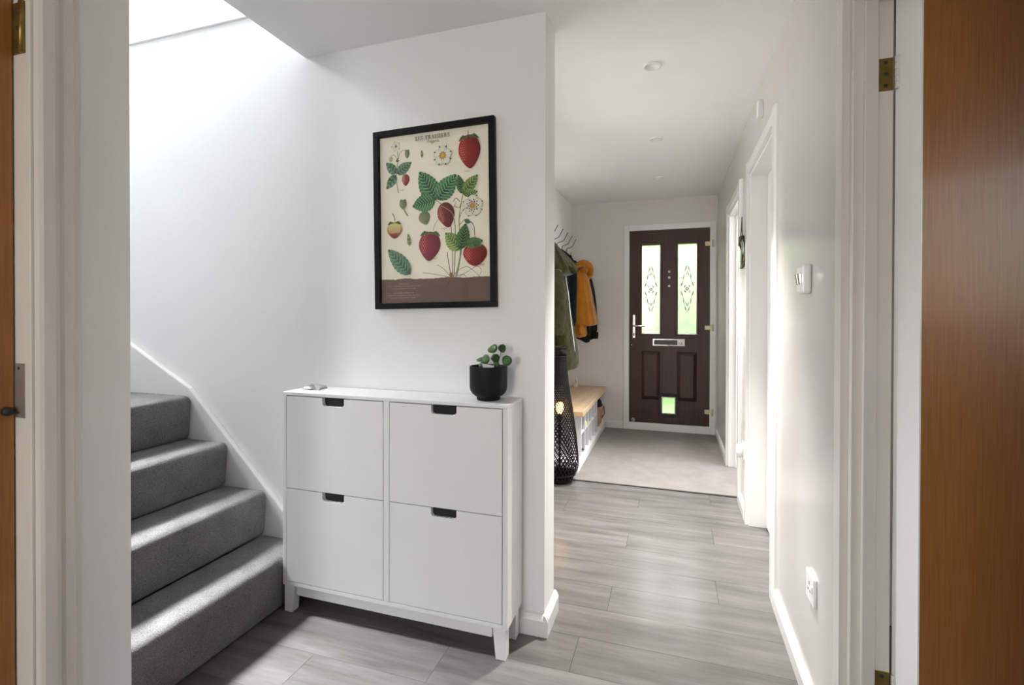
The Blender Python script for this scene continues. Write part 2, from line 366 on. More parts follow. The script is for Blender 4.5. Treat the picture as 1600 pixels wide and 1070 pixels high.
# wall of the near passage, left: door opening then the stub that ends at the stairs
OL = (-0.13, 0.668, 2.0)
S(MB().box(-1.33, -1.23, -2.65, OL[0], 0, 2.345).box(-1.33, -1.23, OL[0], OL[1], OL[2], 2.345).box(-1.33, -1.23, OL[1], 0.84, 0, 2.345)
  .box(-4.7, -1.33, 0.72, 0.84, 0, 2.345).box(-4.7, XC+.05, 0.62, 0.84, 2.345, 5.0), 'wall_stairs', 'wall')
# wall of the landing with its window
LW = (0.92, 1.55, 3.65, 4.65)
S(MB().box(-4.7, -4.6, .84, LW[0], 0, 5.0).box(-4.7, -4.6, LW[1], YW, 0, 5.0).box(-4.7, -4.6, LW[0], LW[1], 0, LW[2]).box(-4.7, -4.6, LW[0], LW[1], LW[3], 5.0), 'wall_landing', 'wall')
# wall behind the camera, its window opening added for fill light
S(MB().box(-1.33, -1.12, -2.75, -2.65, 0, 2.345).box(-.44, .52, -2.75, -2.65, 0, 2.345).box(-1.12, -.44, -2.75, -2.65, 0, .65).box(-1.12, -.44, -2.75, -2.65, 2.25, 2.345), 'wall_behind', 'wall')
# side rooms on the right; their window openings are added for light
S(MB().box(.52, 3.0, -1.1, -1.0, 0, 2.34).box(.53, 3.0, 2.26, 2.33, 0, 2.36).box(2.92, 3.0, -1.0, .0, 0, 2.36).box(2.92, 3.0, 1.0, 2.26, 0, 2.36).box(2.92, 3.0, .0, 1.0, 0, 1.1).box(2.92, 3.0, .0, 1.0, 2.1, 2.36), 'wall_near_room', 'wall')
S(MB().box(.535, 2.6, 3.26, 3.36, 0, 2.37).box(.62, 2.6, 5.33, 5.43, 0, 2.42).box(2.52, 2.6, 3.36, 3.35, 0, 2.4).box(2.52, 2.6, 4.6, 5.33, 0, 2.4).box(2.52, 2.6, 3.36, 4.6, 0, .85).box(2.52, 2.6, 3.36, 4.6, 2.15, 2.4), 'wall_far_room', 'wall')
def window(n, axis, p, a0, a1, z0, z1, t=0.05):
    f = MB(); w_ = 0.05
    def bx(u0, u1, h0, h1, d0, d1):
        if axis == 0: f.box(p+d0, p+d1, u0, u1, h0, h1)
        else: f.box(u0, u1, p+d0, p+d1, h0, h1)
    bx(a0, a0+w_, z0, z1, 0, t); bx(a1-w_, a1, z0, z1, 0, t); bx(a0+w_, a1-w_, z0, z0+w_, 0, t); bx(a0+w_, a1-w_, z1-w_, z1, 0, t)
    o = S(f, 'window_%d' % n, 'upvc', bevel=0.004)
    f = MB(); bx(a0+w_, a1-w_, z0+w_, z1-w_, t*.4, t*.5); f.build('pane', 'glass', o)
window(1, 0, -4.68, LW[0], LW[1], LW[2], LW[3]); window(2, 1, -2.74, -1.12, -.44, .65, 2.25)  # landing window, then one added behind the camera for fill
window(5, 0, -2.98, 2.0, 3.2, .75, 2.25); window(3, 0, 2.94, .0, 1.0, 1.1, 2.1); window(4, 0, 2.54, 3.36, 4.6, .85, 2.15)  # windows added in unseen rooms to light the hall

# skirting boards
def skirt_profile(h=0.082, t=0.017): return [(0,0),(t,0),(t,h*.72),(t*.72,h*.86),(t*.45,h*.95),(0,h)]
def skirt_y(mb, x, y0, y1, s, h=.082, z=0):      # runs along Y, sticks out towards s
    mb.prism([(x+s*a, z+b) for a, b in skirt_profile(h)] if s > 0 else [(x+s*a, z+b) for a, b in skirt_profile(h)][::-1], 1, y0, y1)
def skirt_x(mb, y, x0, x1, s, h=.082, z=0):
    mb.prism([(y+s*a, z+b) for a, b in skirt_profile(h)], 0, x0, x1)
b_ = MB(); skirt_x(b_, YW, -1.42, -.449+.0162, -1); skirt_y(b_, -.449, YW-.0164, YW+.172, 1); S(b_, 'baseboard_middle', 'trim')
b_ = MB()
for y0, y1 in ((1.462, 2.268), (3.168, 3.43), (4.32, YD-.0)): skirt_y(b_, 0, y0, y1, -1, .07)
S(b_.skew(), 'baseboard_right', 'trim')
b_ = MB(); skirt_x(b_, YD, -.66, DX0, -1, .085); S(b_, 'baseboard_far', 'trim')
b_ = MB(); skirt_y(b_, -1.04, 3.0, 3.69, 1); S(b_, 'baseboard_left', 'trim')

# mouldings round the near doors: a stepped architrave profile
ARCH = [(0,0),(0,.016),(.006,.019),(.026,.019),(.030,.013),(.038,.011),(.044,.015),(.060,.015),(.066,.009),(.078,.007),(.084,0)]
b_ = MB()
# left architrave stands on the stub's face x=-1.23, y runs away from the opening
b_.prism([(-1.23+t, OL[1]-.014+u) for u, t in ARCH], 2, 0, 2.06)
b_.prism([(-1.23+t, OL[0]+.014-u) for u, t in ARCH][::-1], 2, 0, 2.06)
S(b_, 'trim_2', 'trim_old')
b_ = MB()
AR2 = [(0,0),(0,.016),(.05,.016),(.062,.008),(.066,0)]
def arch(mb, o, z1):
    mb.prism([(-t, o[0]-u) for u, t in AR2], 2, 0, z1+.066)
    mb.prism([(-t, o[1]+u) for u, t in AR2], 2, 0, z1+.066)
    mb.prism([(-t, z1+u) for u, t in AR2], 1, o[0], o[1])
arch(b_, OC, OC[2]); S(b_.skew(), 'trim_3', 'trim_old')
b_ = MB(); arch(b_, OA, OA[2]); S(b_.skew(), 'trim_4', 'trim')
b_ = MB(); arch(b_, OB, OB[2]); S(b_.skew(), 'trim_5', 'trim')

# ------------------------------------------------------------------ door_1: the front door
door = S(MB().box(DX0, -.424, YD-.014, YD+.07, 0, DZ).box(.373, DX1, YD-.014, YD+.07, 0, DZ).box(-.424, .373, YD-.014, YD+.07, 2.086, DZ), 'door_1', 'upvc', bevel=.005)
MB().box(-.424, .373, YD-.02, YD+.07, 0, .078).build('threshold', 'upvc', door, bevel=.006)
LY, LT = YD+.004, .044
XB = [-.421, -.303, -.103, .055, .254, .370]
lf = MB()
def lb(x0, x1, z0, z1, d=0): lf.box(x0, x1, LY+d, LY+LT-d, z0, z1)
lb(XB[0], XB[1], .081, 2.083); lb(XB[4], XB[5], .081, 2.083)
for a, b in ((1, 2), (3, 4)):
    lb(XB[a], XB[b], 1.942, 2.083); lb(XB[a], XB[b], .832, 1.008); lb(XB[a], XB[b], .081, .318); lb(XB[a], XB[b], .318, .832, .012)
lb(XB[2], XB[3], .365, 2.083); lb(XB[2], XB[3], .081, .185); lb(XB[2], -.094, .185, .365); lb(.046, XB[3], .185, .365)
leaf_o = lf.build('door_leaf', 'mahog', door)
for a, b in ((1, 2), (3, 4)):
    x0, x1 = XB[a], XB[b]
    f = MB(); z0, z1, e = .345, .805, .028                          # raised and fielded panel
    f.hexa([(x0+.008,LY+.012,.326),(x1-.008,LY+.012,.326),(x1-.008,LY+.02,.326),(x0+.008,LY+.02,.326)], [(x0+.008,LY+.012,.824),(x1-.008,LY+.012,.824),(x1-.008,LY+.02,.824),(x0+.008,LY+.02,.824)])
    v = [(x0+.012,LY+.012,.33),(x1-.012,LY+.012,.33),(x1-.012,LY+.012,.82),(x0+.012,LY+.012,.82),(x0+e+.012,LY+.001,.33+e),(x1-e-.012,LY+.001,.33+e),(x1-e-.012,LY+.001,.82-e),(x0+e+.012,LY+.001,.82-e)]
    f.add(v, [(0,1,5,4),(1,2,6,5),(2,3,7,6),(3,0,4,7),(4,5,6,7)])
    f.build('raised_panel', 'mahog', leaf_o)
    f = MB()                                                        # glazing bead, a proud ovolo frame
    p = [(0,-.006),(.010,-.006),(.018,.004),(.018,.012),(0,.012)]
    za, zb = 1.008, 1.942
    def rect(d): return [(x0-.012+d, za-.012+d), (x1+.012-d, za-.012+d), (x1+.012-d, zb+.012-d), (x0-.012+d, zb+.012-d)]
    vs = []; fs = []
    for d, h in ((0,.0),(.004,-.009),(.012,-.009),(.022,.004),(.022,.014)): vs += [(q[0], LY+h, q[1]) for q in rect(d)]
    for i in range(4):
        for k in range(4): fs.append((i*4+k, i*4+(k+1)%4, i*4+4+(k+1)%4, i*4+4+k))
    f.add(vs, fs); f.build('glazing_bead', 'mahog', leaf_o)
    f = MB().box(x0+.004, x1-.004, LY+.018, LY+.024, za+.004, zb-.004)
    g = f.build('glass_pane', 'frosted', leaf_o)
    # cut-glass motif: a slender kite with a small star at its middle
    cx, cz = (x0+x1)/2, 1.475; mo = MB(); ld = MB()
    def bev(pts, w=.011):
        for i in range(len(pts)-1):
            a_, b_ = Vector((pts[i][0], 0, pts[i][1])), Vector((pts[i+1][0], 0, pts[i+1][1]))
            d = (b_-a_).normalized(); nrm = Vector((-d.z, 0, d.x))*w/2; ma = d*.006
            v = [a_+ma*.5, (a_+b_)/2+nrm*1.5-d*.0, b_-ma*.5, (a_+b_)/2-nrm*1.5]
            q = [(cx+p_.x, LY+.0175, cz+p_.z) for p_ in v]; c_ = (a_+b_)/2
            mo.add(q+[(cx+c_.x, LY+.0125, cz+c_.z)], [(0,1,4),(1,2,4),(2,3,4),(3,0,4)])
    for sx in (-1, 1):
        for sz in (-1, 1):
            bev([(0, sz*.255), (sx*.028, sz*.165)], .010); bev([(sx*.028, sz*.165), (sx*.040, sz*.085)], .010); bev([(sx*.040, sz*.085), (sx*.066, sz*.012)], .012)
            bev([(0, sz*.19), (sx*.016, sz*.12)], .008); bev([(sx*.03, sz*.005), (sx*.012, sz*.05)], .012)
            ld.tube([(cx+sx*.020, LY+.015, cz+sz*.20), (cx+sx*.034, LY+.015, cz+sz*.12), (cx+sx*.050, LY+.015, cz+sz*.055)], .0019 if a == 1 else .0011, 4)
    for k in range(6):
        t = PI*k/3; bev([(0, 0), (.026*math.cos(t), .026*math.sin(t))], .012)
    mo.build('cut_glass_motif', 'bevel', leaf_o); ld.build('motif_leading', 'lead', leaf_o)
f = MB().box(-.184, .134, LY-.006, LY, .884, .960); lp = f.build('letter_plate', 'chrome', door, bevel=.004)
MB().box(-.168, .06, LY-.010, LY-.006, .898, .946).build('letter_flap', 'lead', lp, bevel=.003)  # dark colour stands in for a dark reflection on the metal flap
MB().lathe([(.012, -.006), (.012, -.012), (.004, -.014)], 12, (.095, LY, .915), 1).build('flap_screw', 'chrome', lp)
MB().lathe([(.010, -.010), (.010, -.016)], 10, (-.028, LY, .886), 1).build('flap_screw', 'chrome', lp)
f = MB().box(-.388, -.358, LY-.008, LY, .962, 1.208); hd = f.build('lever_handle', 'chrome', door, bevel=.006)
MB().tube([(-.373, LY-.004, 1.090), (-.373, LY-.045, 1.090), (-.365, LY-.05, 1.090), (-.26, LY-.05, 1.086)], [.010,.010,.009,.007], 10).build('lever', 'chrome', hd)
MB().box(-.378, -.368, LY-.010, LY-.008, .985, 1.015).build('keyhole', 'lead', hd)
for z in (1.651, 1.591, 1.504):
    MB().lathe([(.013, 0), (.013, -.004), (.008, -.008)], 14, (-.021, LY, z), 1).build('door_stud', 'plastic', door)
MB().lathe([(.020, 0), (.020, -.016), (.012, -.022)], 16, (-.378, LY, .103), 1).build('foot_bolt', 'steel', door)
MB().lathe([(.006, 0), (.006, -.004)], 10, (-.395, LY, .89), 1).build('door_stud', 'plastic', door)
for z in (1.924, 1.078, .228):
    f = MB().box(.322, .384, LY-.012, LY, z-.022, z+.022); hg = f.build('hinge', 'paint_brass', door, bevel=.008)
    MB().lathe([(.008, -.036), (.011, -.034), (.011, .034), (.008, .036)], 12, (.393, YD-.022, z)).build('hinge_knuckle', 'paint_brass', hg)
f = MB().box(-.122, -.090, LY-.016, LY, .157, .392).box(.042, .070, LY-.016, LY, .157, .392).box(-.090, .042, LY-.016, LY, .157, .187).box(-.090, .042, LY-.016, LY, .360, .392)
cf = f.build('cat_flap', 'seal', door, bevel=.005)
MB().box(-.092, -.082, LY-.019, LY-.004, .187, .36).box(.034, .044, LY-.019, LY-.004, .187, .36).box(-.082, .034, LY-.019, LY-.004, .187, .196).box(-.082, .034, LY-.019, LY-.004, .352, .36).build('flap_rim', 'plastic', cf, bevel=.002)
MB().box(-.084, .036, LY+.004, LY+.008, .196, .354).build('flap_pane', 'frosted', cf)
MB().box(-.045, -.003, LY-.026, LY-.012, .187, .199).build('flap_latch', 'plastic', cf, bevel=.003)

# ------------------------------------------------------------------ doors along the right wall and in the passage
d2 = S(MB().box(-1.313, -1.2305, OL[1]-.02, OL[1]-.0005, 0, OL[2]).box(-1.313, -1.2305, OL[0]+.0005, OL[0]+.02, 0, OL[2]).box(-1.313, -1.2305, OL[0]+.02, OL[1]-.02, OL[2]-.02, OL[2]-.0005), 'door_2', 'trim_old', bevel=.002)
MB().box(-1.312, -1.2785, OL[0]+.024, OL[1]-.0225, .008, OL[2]-.024).build('door_leaf', 'oak', d2, bevel=.002)
h = MB().box(-1.279, -1.2485, OL[1]-.0222, OL[1]-.02, 1.728, 1.832).build('hinge', 'brass', d2)
MB().lathe([(.0055, 1.728), (.0055, 1.832)], 10, (-1.2475, OL[1]-.0235, 0)).build('hinge_knuckle', 'brass', h)
for z in (1.744, 1.78, 1.816): MB().lathe([(.0042, -.0005), (.0042, .001)], 8, (-1.263, OL[1]-.0228, z), 1).build('hinge_screw', 'lead', h)
k = MB().box(-1.279, -1.2485, OL[1]-.0215, OL[1]-.02, .989, 1.100).build('strike_plate', 'steel', d2)
for z in (1.0, 1.09): MB().lathe([(.003, -.0005), (.003, .001)], 8, (-1.266, OL[1]-.0222, z), 1).build('plate_screw', 'lead', k)
MB().lathe([(.009, 0), (.009, .010), (.005, .013)], 12, (-1.2785, OL[1]-.036, 1.004), 0).build('latch_knob', 'seal', d2)

def lining(o, x1, stop=None):
    f = MB()
    f.box(.0005, x1, o[0]+.0005, o[0]+.02, 0, o[2]-.0005).box(.0005, x1, o[1]-.02, o[1]-.0005, 0, o[2]-.0005).box(.0005, x1, o[0]+.02, o[1]-.02, o[2]-.02, o[2]-.0005)
    if stop:
        a, b = stop
        f.box(a, b, o[0]+.02, o[0]+.032, 0, o[2]-.02).box(a, b, o[1]-.032, o[1]-.02, 0, o[2]-.02).box(a, b, o[0]+.032, o[1]-.032, o[2]-.032, o[2]-.02)
    return f.skew()
d3 = S(lining(OC, .083, (.022, .050)), 'door_3', 'trim_old', bevel=.002)
px, py = RX(1.38)+.0865, OC[1]-.021
lv = empty('door_leaf', (px, py, 0), R(112)); lv.parent = d3
# closed position of the leaf in its own axes: hinge edge at y = 0, hall face at x = -.054
MB().box(-.068, 0, -.76, -.004, .01, OC[2]-.024).build('face_panel', 'oak', lv)
MB().box(-.068, 0, -.004, 0, .01, OC[2]-.024).build('painted_edge', 'white_edge', lv)
for z in (1.768, .318):
    h = MB().box(RX(1.38)+.052, RX(1.38)+.081, OC[1]-.0225, OC[1]-.02, z-.038, z+.038).build('hinge', 'brass', d3)
    f = MB()
    for q in range(5): f.lathe([(.0048, z-.038+q*.0152+.0004), (.0052, z-.037+q*.0152), (.0052, z-.038+q*.0152+.0138), (.0048, z-.038+q*.0152+.0148)], 10, (px+.001, py-.007, 0))
    f.build('hinge_knuckle', 'trim_old', h)
    for q in (-.027, 0, .027): MB().lathe([(.0044, -.0005), (.0044, .001)], 8, (RX(1.38)+.066, OC[1]-.0226, z+q), 1).build('hinge_screw', 'lead', h)
d4 = S(lining(OA, .125), 'door_4', 'trim', bevel=.002)
MB().box(.088, .124, OA[0]+.023, OA[1]-.023, .016, OA[2]-.023).skew().build('door_leaf', 'trim', d4, bevel=.002)
d5 = S(lining(OB, .125, (.05, .085)), 'door_5', 'trim', bevel=.002)
lv = empty('door_leaf', (RX(4.2)+.13, OB[1]-.024, 0), R(95)); lv.parent = d5
MB().box(-.038, 0, -.70, 0, .012, OB[2]-.025).build('face_panel', 'trim', lv, bevel=.002)

# ------------------------------------------------------------------ stairs
st = empty('staircase', (-1.503, 1.30, 0), 0, 'grey carpeted staircase rising left beside the white wall', 'stairs')
TZ = [.215, .413, .612, .815]
for i, tz in enumerate(TZ):
    xf = -.2245*i; xb = xf-.2245-.02 if i < 3 else -2.9
    z0 = TZ[i-1]-.004 if i else 0.0
    pts = [(xb, z0), (xf-.012, z0), (xf-.004, z0+.03)]
    r = .032
    for k in range(7):
        t = PI/2*k/6; pts.append((xf+.006-r+r*math.cos(t), tz-r+r*math.sin(t)))
    pts.append((xb, tz))
    f = MB()
    f.prism(pts, 1, -.457, .464, smooth=False)
    o = f.build('step', 'stair_carpet', st, bevel=.018)
    o.data.polygons.foreach_set('use_smooth', [True]*len(o.data.polygons))
    o.modifiers['bevel'].segments = 3; o.modifiers['bevel'].angle_limit = R(50)
MB().prism([(.0015,0),(.0015,.202),(-.687,.849),(-1.089,1.055),(-2.6,1.82),(-2.6,0)], 1, .464, .4895).build('stringer', 'trim', st, bevel=.006)

# ------------------------------------------------------------------ entrance carpet
cp = empty('entrance_carpet', (-.3, 4.4, 0), 0, 'taupe pile carpet covering the floor before the front door', 'carpet')
MB().box(-.3675, RX(YC)+.3+.11, YC-4.4, YD-.021-4.4, -.012, .007).box(-.738, -.3676, YC-4.4, 3.695-4.4, -.012, .007).build('pile', 'hall_carpet', cp, bevel=.004)
MB().box(-.74, RX(YC)+.3+.0, YC-4.4-.012, YC-4.4+.004, -.01, .006).build('edge_strip', 'seal', cp, bevel=.002)

# ------------------------------------------------------------------ shoe cabinet
cbn = empty('shoe_cabinet', (-1.015, 1.698, 0), 0, 'white slim shoe cabinet with four tip-out doors against the wall', 'cabinet')
FY, BY = -.088, .088
for s in (-1, 1):
    MB().box(s*.480, s*.462, FY, BY, .108, .876).build('side_panel', 'cab', cbn, bevel=.0015)
MB().box(-.480, .480, FY, BY, .8765, .8895).build('top_panel', 'cab', cbn, bevel=.0015)
MB().box(-.462, .462, FY, BY, .108, .1245).build('bottom_panel', 'cab', cbn, bevel=.0015)
MB().box(-.012, .012, FY, BY-.01, .1245, .8765).build('divider', 'cab', cbn, bevel=.0015)
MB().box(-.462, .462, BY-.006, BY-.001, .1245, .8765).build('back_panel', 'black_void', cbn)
MB().box(-.42, .42, FY+.010, FY+.026, .068, .108).build('apron', 'cab', cbn, bevel=.0015)
for sx in (-1, 1):
    for y0, y1 in ((FY+.002, FY+.04), (BY-.056, BY-.018)):
        f = MB(); o_, i0, i1 = sx*.473, sx*.425, sx*.436
        b = sorted([o_, i1]); t = sorted([o_, i0])
        f.hexa([(b[0],y0,0),(b[1],y0,0),(b[1],y1,0),(b[0],y1,0)], [(t[0],y0,.108),(t[1],y0,.108),(t[1],y1,.108),(t[0],y1,.108)])
        f.build('leg', 'cab', cbn, bevel=.0015)
def notch_door(x0, x1, z0, z1):
    c = (x0+x1)/2; a, r, d = .0505, .013, .033
    top = [(x1, z1), (c+a, z1)]
    for k in range(6): t = PI/2*k/5; top.append((c+a-r+r*math.cos(t), z1-d+r-r*math.sin(t)))
    for k in range(6): t = PI/2*k/5; top.append((c-a+r-r*math.sin(t), z1-d+r-r*math.cos(t)))
    top += [(c-a, z1), (x0, z1)]
    f = MB().prism([(x0, z0), (x1, z0)]+top, 1, FY, FY+.017)
    o = f.build('door', 'cab', cbn)
    rim = MB().tube([(c-a+.004, FY+.006, z1-d+.006), (c-a+.011, FY+.006, z1-d+.0005), (c-.02, FY+.006, z1-d), (c+.02, FY+.006, z1-d), (c+a-.011, FY+.006, z1-d+.0005), (c+a-.004, FY+.006, z1-d+.006)], .0022, 8)
    rim.build('handle_rim', 'chrome', o)
    MB().box(c-a-.02, c+a+.02, FY+.0172, FY+.03, z1-d-.03, z1-.001).build('grip_shade_block', 'black_void', o)  # dark block stands in for the shade behind the notch
for x0, x1 in ((-.4595, -.0145), (.0145, .4595)):
    for z0, z1 in ((.127, .5005), (.5035, .8735)): notch_door(x0, x1, z0, z1)

# ------------------------------------------------------------------ potted plant
pp = empty('potted_plant', (-.640, 1.700, .8895), 0, 'small round-leaved green plant in a matt black pot on the white cabinet', 'plant')
MB().lathe([(.001,.002),(.040,0),(.043,.003),(.0435,.012),(.050,.016),(.060,.024),(.067,.035),(.0695,.05),(.070,.121),(.0695,.124),(.066,.124),(.065,.118),(.0645,.10),(.001,.10)], 40).build('pot', 'pot', pp)
MB().lathe([(.001,.104),(.03,.106),(.0640,.102),(.0640,.1005),(.001,.1005)], 24).build('soil', 'soil', pp)
def round_leaf(c, r, nrm, m, stem_from):
    N = Vector(nrm).normalized(); a = N.cross(Vector((0,0,1))); a = a.normalized() if a.length > .01 else Vector((1,0,0)); b = N.cross(a); c = Vector(c)
    v = [c - N*.0025]; f = []; n = 18
    for ring in (0.55, 1.0):
        for k in range(n):
            t = 2*PI*k/n; rr = r*ring*(1+.03*math.sin(3*t+r*900)) 
            v.append(c + a*rr*math.cos(t) + b*rr*math.sin(t) + N*(.0005 if ring < 1 else .0035*math.sin(2*t)-.001))
    for k in range(n):
        j = (k+1) % n; f.append((0, 1+k, 1+j)); f.append((1+k, 1+n+k, 1+n+j, 1+j))
    mb = MB().add(v, f, True); o = mb.build('leaf', m, pp)
    sd = o.modifiers.new('thick', 'SOLIDIFY'); sd.thickness = .0012
    s0 = Vector(stem_from); mid = (s0+c)/2 + Vector((.004, .002, .008))
    MB().tube([s0, mid, c-N*.003], [.0016,.0013,.0011], 6).build('stalk', 'stalk', pp)
round_leaf((.018,-.006,.189), .0195, (-.15,-.75,.62), 'leaf', (.018,0,.10))
round_leaf((.052,.004,.189), .0160, (.75,-.75,.35), 'leaf_dk', (.022,.005,.10))
round_leaf((-.008,-.012,.150), .0185, (-.3,-.95,.3), 'leaf', (.0,-.01,.10))
round_leaf((.027,.0,.153), .0165, (.45,-.8,.35), 'leaf_dk', (.02,.0,.10))
round_leaf((.073,-.004,.146), .0185, (.1,-1.0,.12), 'leaf', (.03,.0,.10))
round_leaf((-.038,.006,.148), .0115, (-.3,-.6,.75), 'leaf', (-.028,.0,.10))
round_leaf((-.022,-.012,.130), .0125, (-.2,-.9,.4), 'leaf_dk', (-.01,-.01,.10))
round_leaf((.038,-.02,.132), .0110, (.3,-.8,.5), 'leaf_dk', (.03,-.01,.10))
f = MB().hexa([(-.006,-.035,.100),(.034,-.035,.100),(.034,-.034,.100),(-.006,-.034,.100)], [(-.008,-.042,.136),(.036,-.042,.130),(.036,-.041,.130),(-.008,-.041,.136)])
f.build('plant_label', 'plastic', pp)

# ------------------------------------------------------------------ small crumpled bundle with a pin on the cabinet
bd = empty('crumpled_bundle', (-1.428, 1.722, .8895), R(4), 'flat crumpled silver-grey bundle with a thin pin, on left end of cabinet', 'trinket')
v = []; f = []; n = 26; rng = random.Random(3)
rad = [.052*(1+.28*rng.uniform(-1, 1)) for _ in range(n)]
for ring, hz in ((0, .011), (.3, .014), (.6, .009), (.85, .010), (1.0, .0)):
    for k in range(n):
        t = 2*PI*k/n; v.append((rad[k]*ring*math.cos(t)*1.05, rad[k]*ring*math.sin(t)*.62, max(0.0005, hz*(1+.5*rng.uniform(-1, 1))) if ring < 1 else .0008+.003*rng.random()))
for i in range(4):
    for k in range(n): j = (k+1) % n; f.append((i*n+k, i*n+j, i*n+n+j, i*n+n+k))
MB().add(v, f, True).build('folded_cloth', 'dish', bd)
MB().tube([(.010,-.030,.003), (.046,-.040,.002)], .0012, 6).sphere((.048,-.0405,.0032), .0032, .0032, .0032, 10, 8).build('pin', 'steel', bd)

# ------------------------------------------------------------------ framed botanical print
po = empty('framed_print', (-.905, YW, 1.5925), 0, 'black framed strawberry plant print hanging on the white wall', 'picture')
po.rotation_euler = (0, R(-.85), 0)
f = MB(); W_, H_, B_ = .266, .365, .024
for x0, x1, z0, z1 in ((-W_,W_,H_-B_,H_), (-W_,W_,-H_,-H_+B_), (-W_,-W_+B_,-H_+B_,H_-B_), (W_-B_,W_,-H_+B_,H_-B_)): f.box(x0, x1, -.026, -.003, z0, z1)
f.build('frame', 'frame_black', po, bevel=.0015)
MB().box(-W_+.015, W_-.015, -.008, -.003, -H_+.015, H_-.015).build('backing', 'frame_black', po)
MB().box(-W_+B_-.004, W_-B_+.004, -.0165, -.0155, -H_+B_-.004, H_-B_+.004).build('glass_pane', 'glass', po)
class Art:
    """flat ink shapes on the sheet, in millimetres from its middle"""
    def __init__(s): s.v = []; s.f = []; s.c = []; s.k = 0
    def poly(s, pts, cols, faces=None, up=True):
        if up: s.k += 1
        o = len(s.v); h = -.0090 - s.k*.000016
        s.v += [(p[0]/1000, h, p[1]/1000) for p in pts]
        fs = faces or [tuple(range(len(pts)))]
        if not isinstance(cols, list): cols = [cols]*len(pts)
        s.c += cols; s.f += [tuple(o+i for i in q) for q in fs]
    def fan(s, c, pts, cc, ec):
        n = len(pts); s.poly([c]+pts, [cc]+(ec if isinstance(ec, list) else [ec]*n), [(0, 1+i, 1+(i+1) % n) for i in range(n)])
    def line(s, pts, w, col, taper=False, up=True):
        P = []
        for i in range(len(pts)-1):                                   # rounded through a few points
            p0 = pts[max(i-1,0)]; p1 = pts[i]; p2 = pts[i+1]; p3 = pts[min(i+2,len(pts)-1)]
            for t in (0, .25, .5, .75):
                P.append(tuple(.5*((2*p1[a])+(-p0[a]+p2[a])*t+(2*p0[a]-5*p1[a]+4*p2[a]-p3[a])*t*t+(-p0[a]+3*p1[a]-3*p2[a]+p3[a])*t**3) for a in (0,1)))
        P.append(pts[-1]); v = []; n = len(P)
        for i, p in enumerate(P):
            a, b = P[max(i-1,0)], P[min(i+1,n-1)]; dx, dy = b[0]-a[0], b[1]-a[1]; L = math.hypot(dx, dy) or 1
            ww = w/2*(1-.6*i/n if taper else 1); v += [(p[0]-dy/L*ww, p[1]+dx/L*ww), (p[0]+dy/L*ww, p[1]-dx/L*ww)]
        s.poly(v, col, [(2*i, 2*i+2, 2*i+3, 2*i+1) for i in range(n-1)], up)
    def disc(s, c, r, col, n=14, rim=None, ry=None):
        ry = ry or r; s.fan(c, [(c[0]+r*math.cos(2*PI*k/n), c[1]+ry*math.sin(2*PI*k/n)) for k in range(n)], col, rim or col)
A = Art(); arng = random.Random(5)
def srgb(r, g, b): return tuple(((c/255)/12.92 if c <= 10 else ((c/255+.055)/1.055)**2.4) for c in (r, g, b))+(1.0,)
A.poly([(-244,-351),(244,-351),(244,351),(-244,351)], srgb(242, 234, 214))
GC = dict(g1=((126,160,128),(84,118,92)), g2=((112,158,110),(58,104,70)), g3=((98,138,84),(52,88,56)), g4=((146,168,98),(90,124,68)), g5=((164,186,110),(106,138,76)), tan=((190,160,90),(150,120,70)), pale2=((178,184,140),(132,142,100)))
LC = dict(stem=(118,130,92), dark=(66,66,46), root=(112,92,66), pale=(176,190,140), soilroot=(92,72,62), crown=(140,104,72))
def leaf(b, t, w, key, n):
    light, dk = GC[key]; dx, dy = t[0]-b[0], t[1]-b[1]; L = math.hypot(dx, dy); ux, uy = dx/L, dy/L; nx, ny = -uy, ux
    def P(s, o): return (b[0]+ux*L*s+nx*o, b[1]+uy*L*s+ny*o)
    def half(s): return w*(math.sin(PI*min(1, s)**.80))**.75*(1-.10*s)
    m = n*4; 
    for side, shade in ((1, 1.0), (-1, .88)):
        pts = [P(0, 0)]; cols = [srgb(*dk)]
        for i in range(m+1):
            s = i/m; ser = 1+.09*(((i % 4)/3.0)-.5) if 0 < i < m else 1
            pts += [P(s, 0), P(s*.98+.02, side*half(s)*ser)]
            g = .5+.5*math.sin(i*PI/2)
            cols += [srgb(*[c*.80*shade for c in dk]), srgb(*[(light[q]*g+dk[q]*(1-g))*shade*1.05 for q in range(3)])]
        A.poly(pts, cols, [(1+2*i, 2+2*i, 4+2*i, 3+2*i) for i in range(m)], up=(side == 1))
    vc = srgb(*[min(255, c*1.18+26) for c in light])
    for i in range(1, n):
        s = i/n
        for side in (1, -1): A.line([P(s*.92, 0), P(min(.98, s+.07), side*half(s)*.5), P(min(.99, s+.13), side*half(min(1, s+.13))*.86)], max(1.5, w*.05), vc, True, up=(side == 1))
    A.line([b, P(.5, w*.03), t], max(1.8, w*.07), srgb(*[c*.72 for c in dk]), True)
BC = dict(red=((180,52,48),(104,24,26)), dred=((146,62,60),(84,28,32)), mag=((160,70,80),(106,38,48)), red2=((170,48,44),(96,24,24)), pink=((178,98,94),(132,62,62)), green=((148,152,110),(96,104,72)), pale=((200,198,160),(150,150,110)), half=((200,186,110),(150,70,62)))
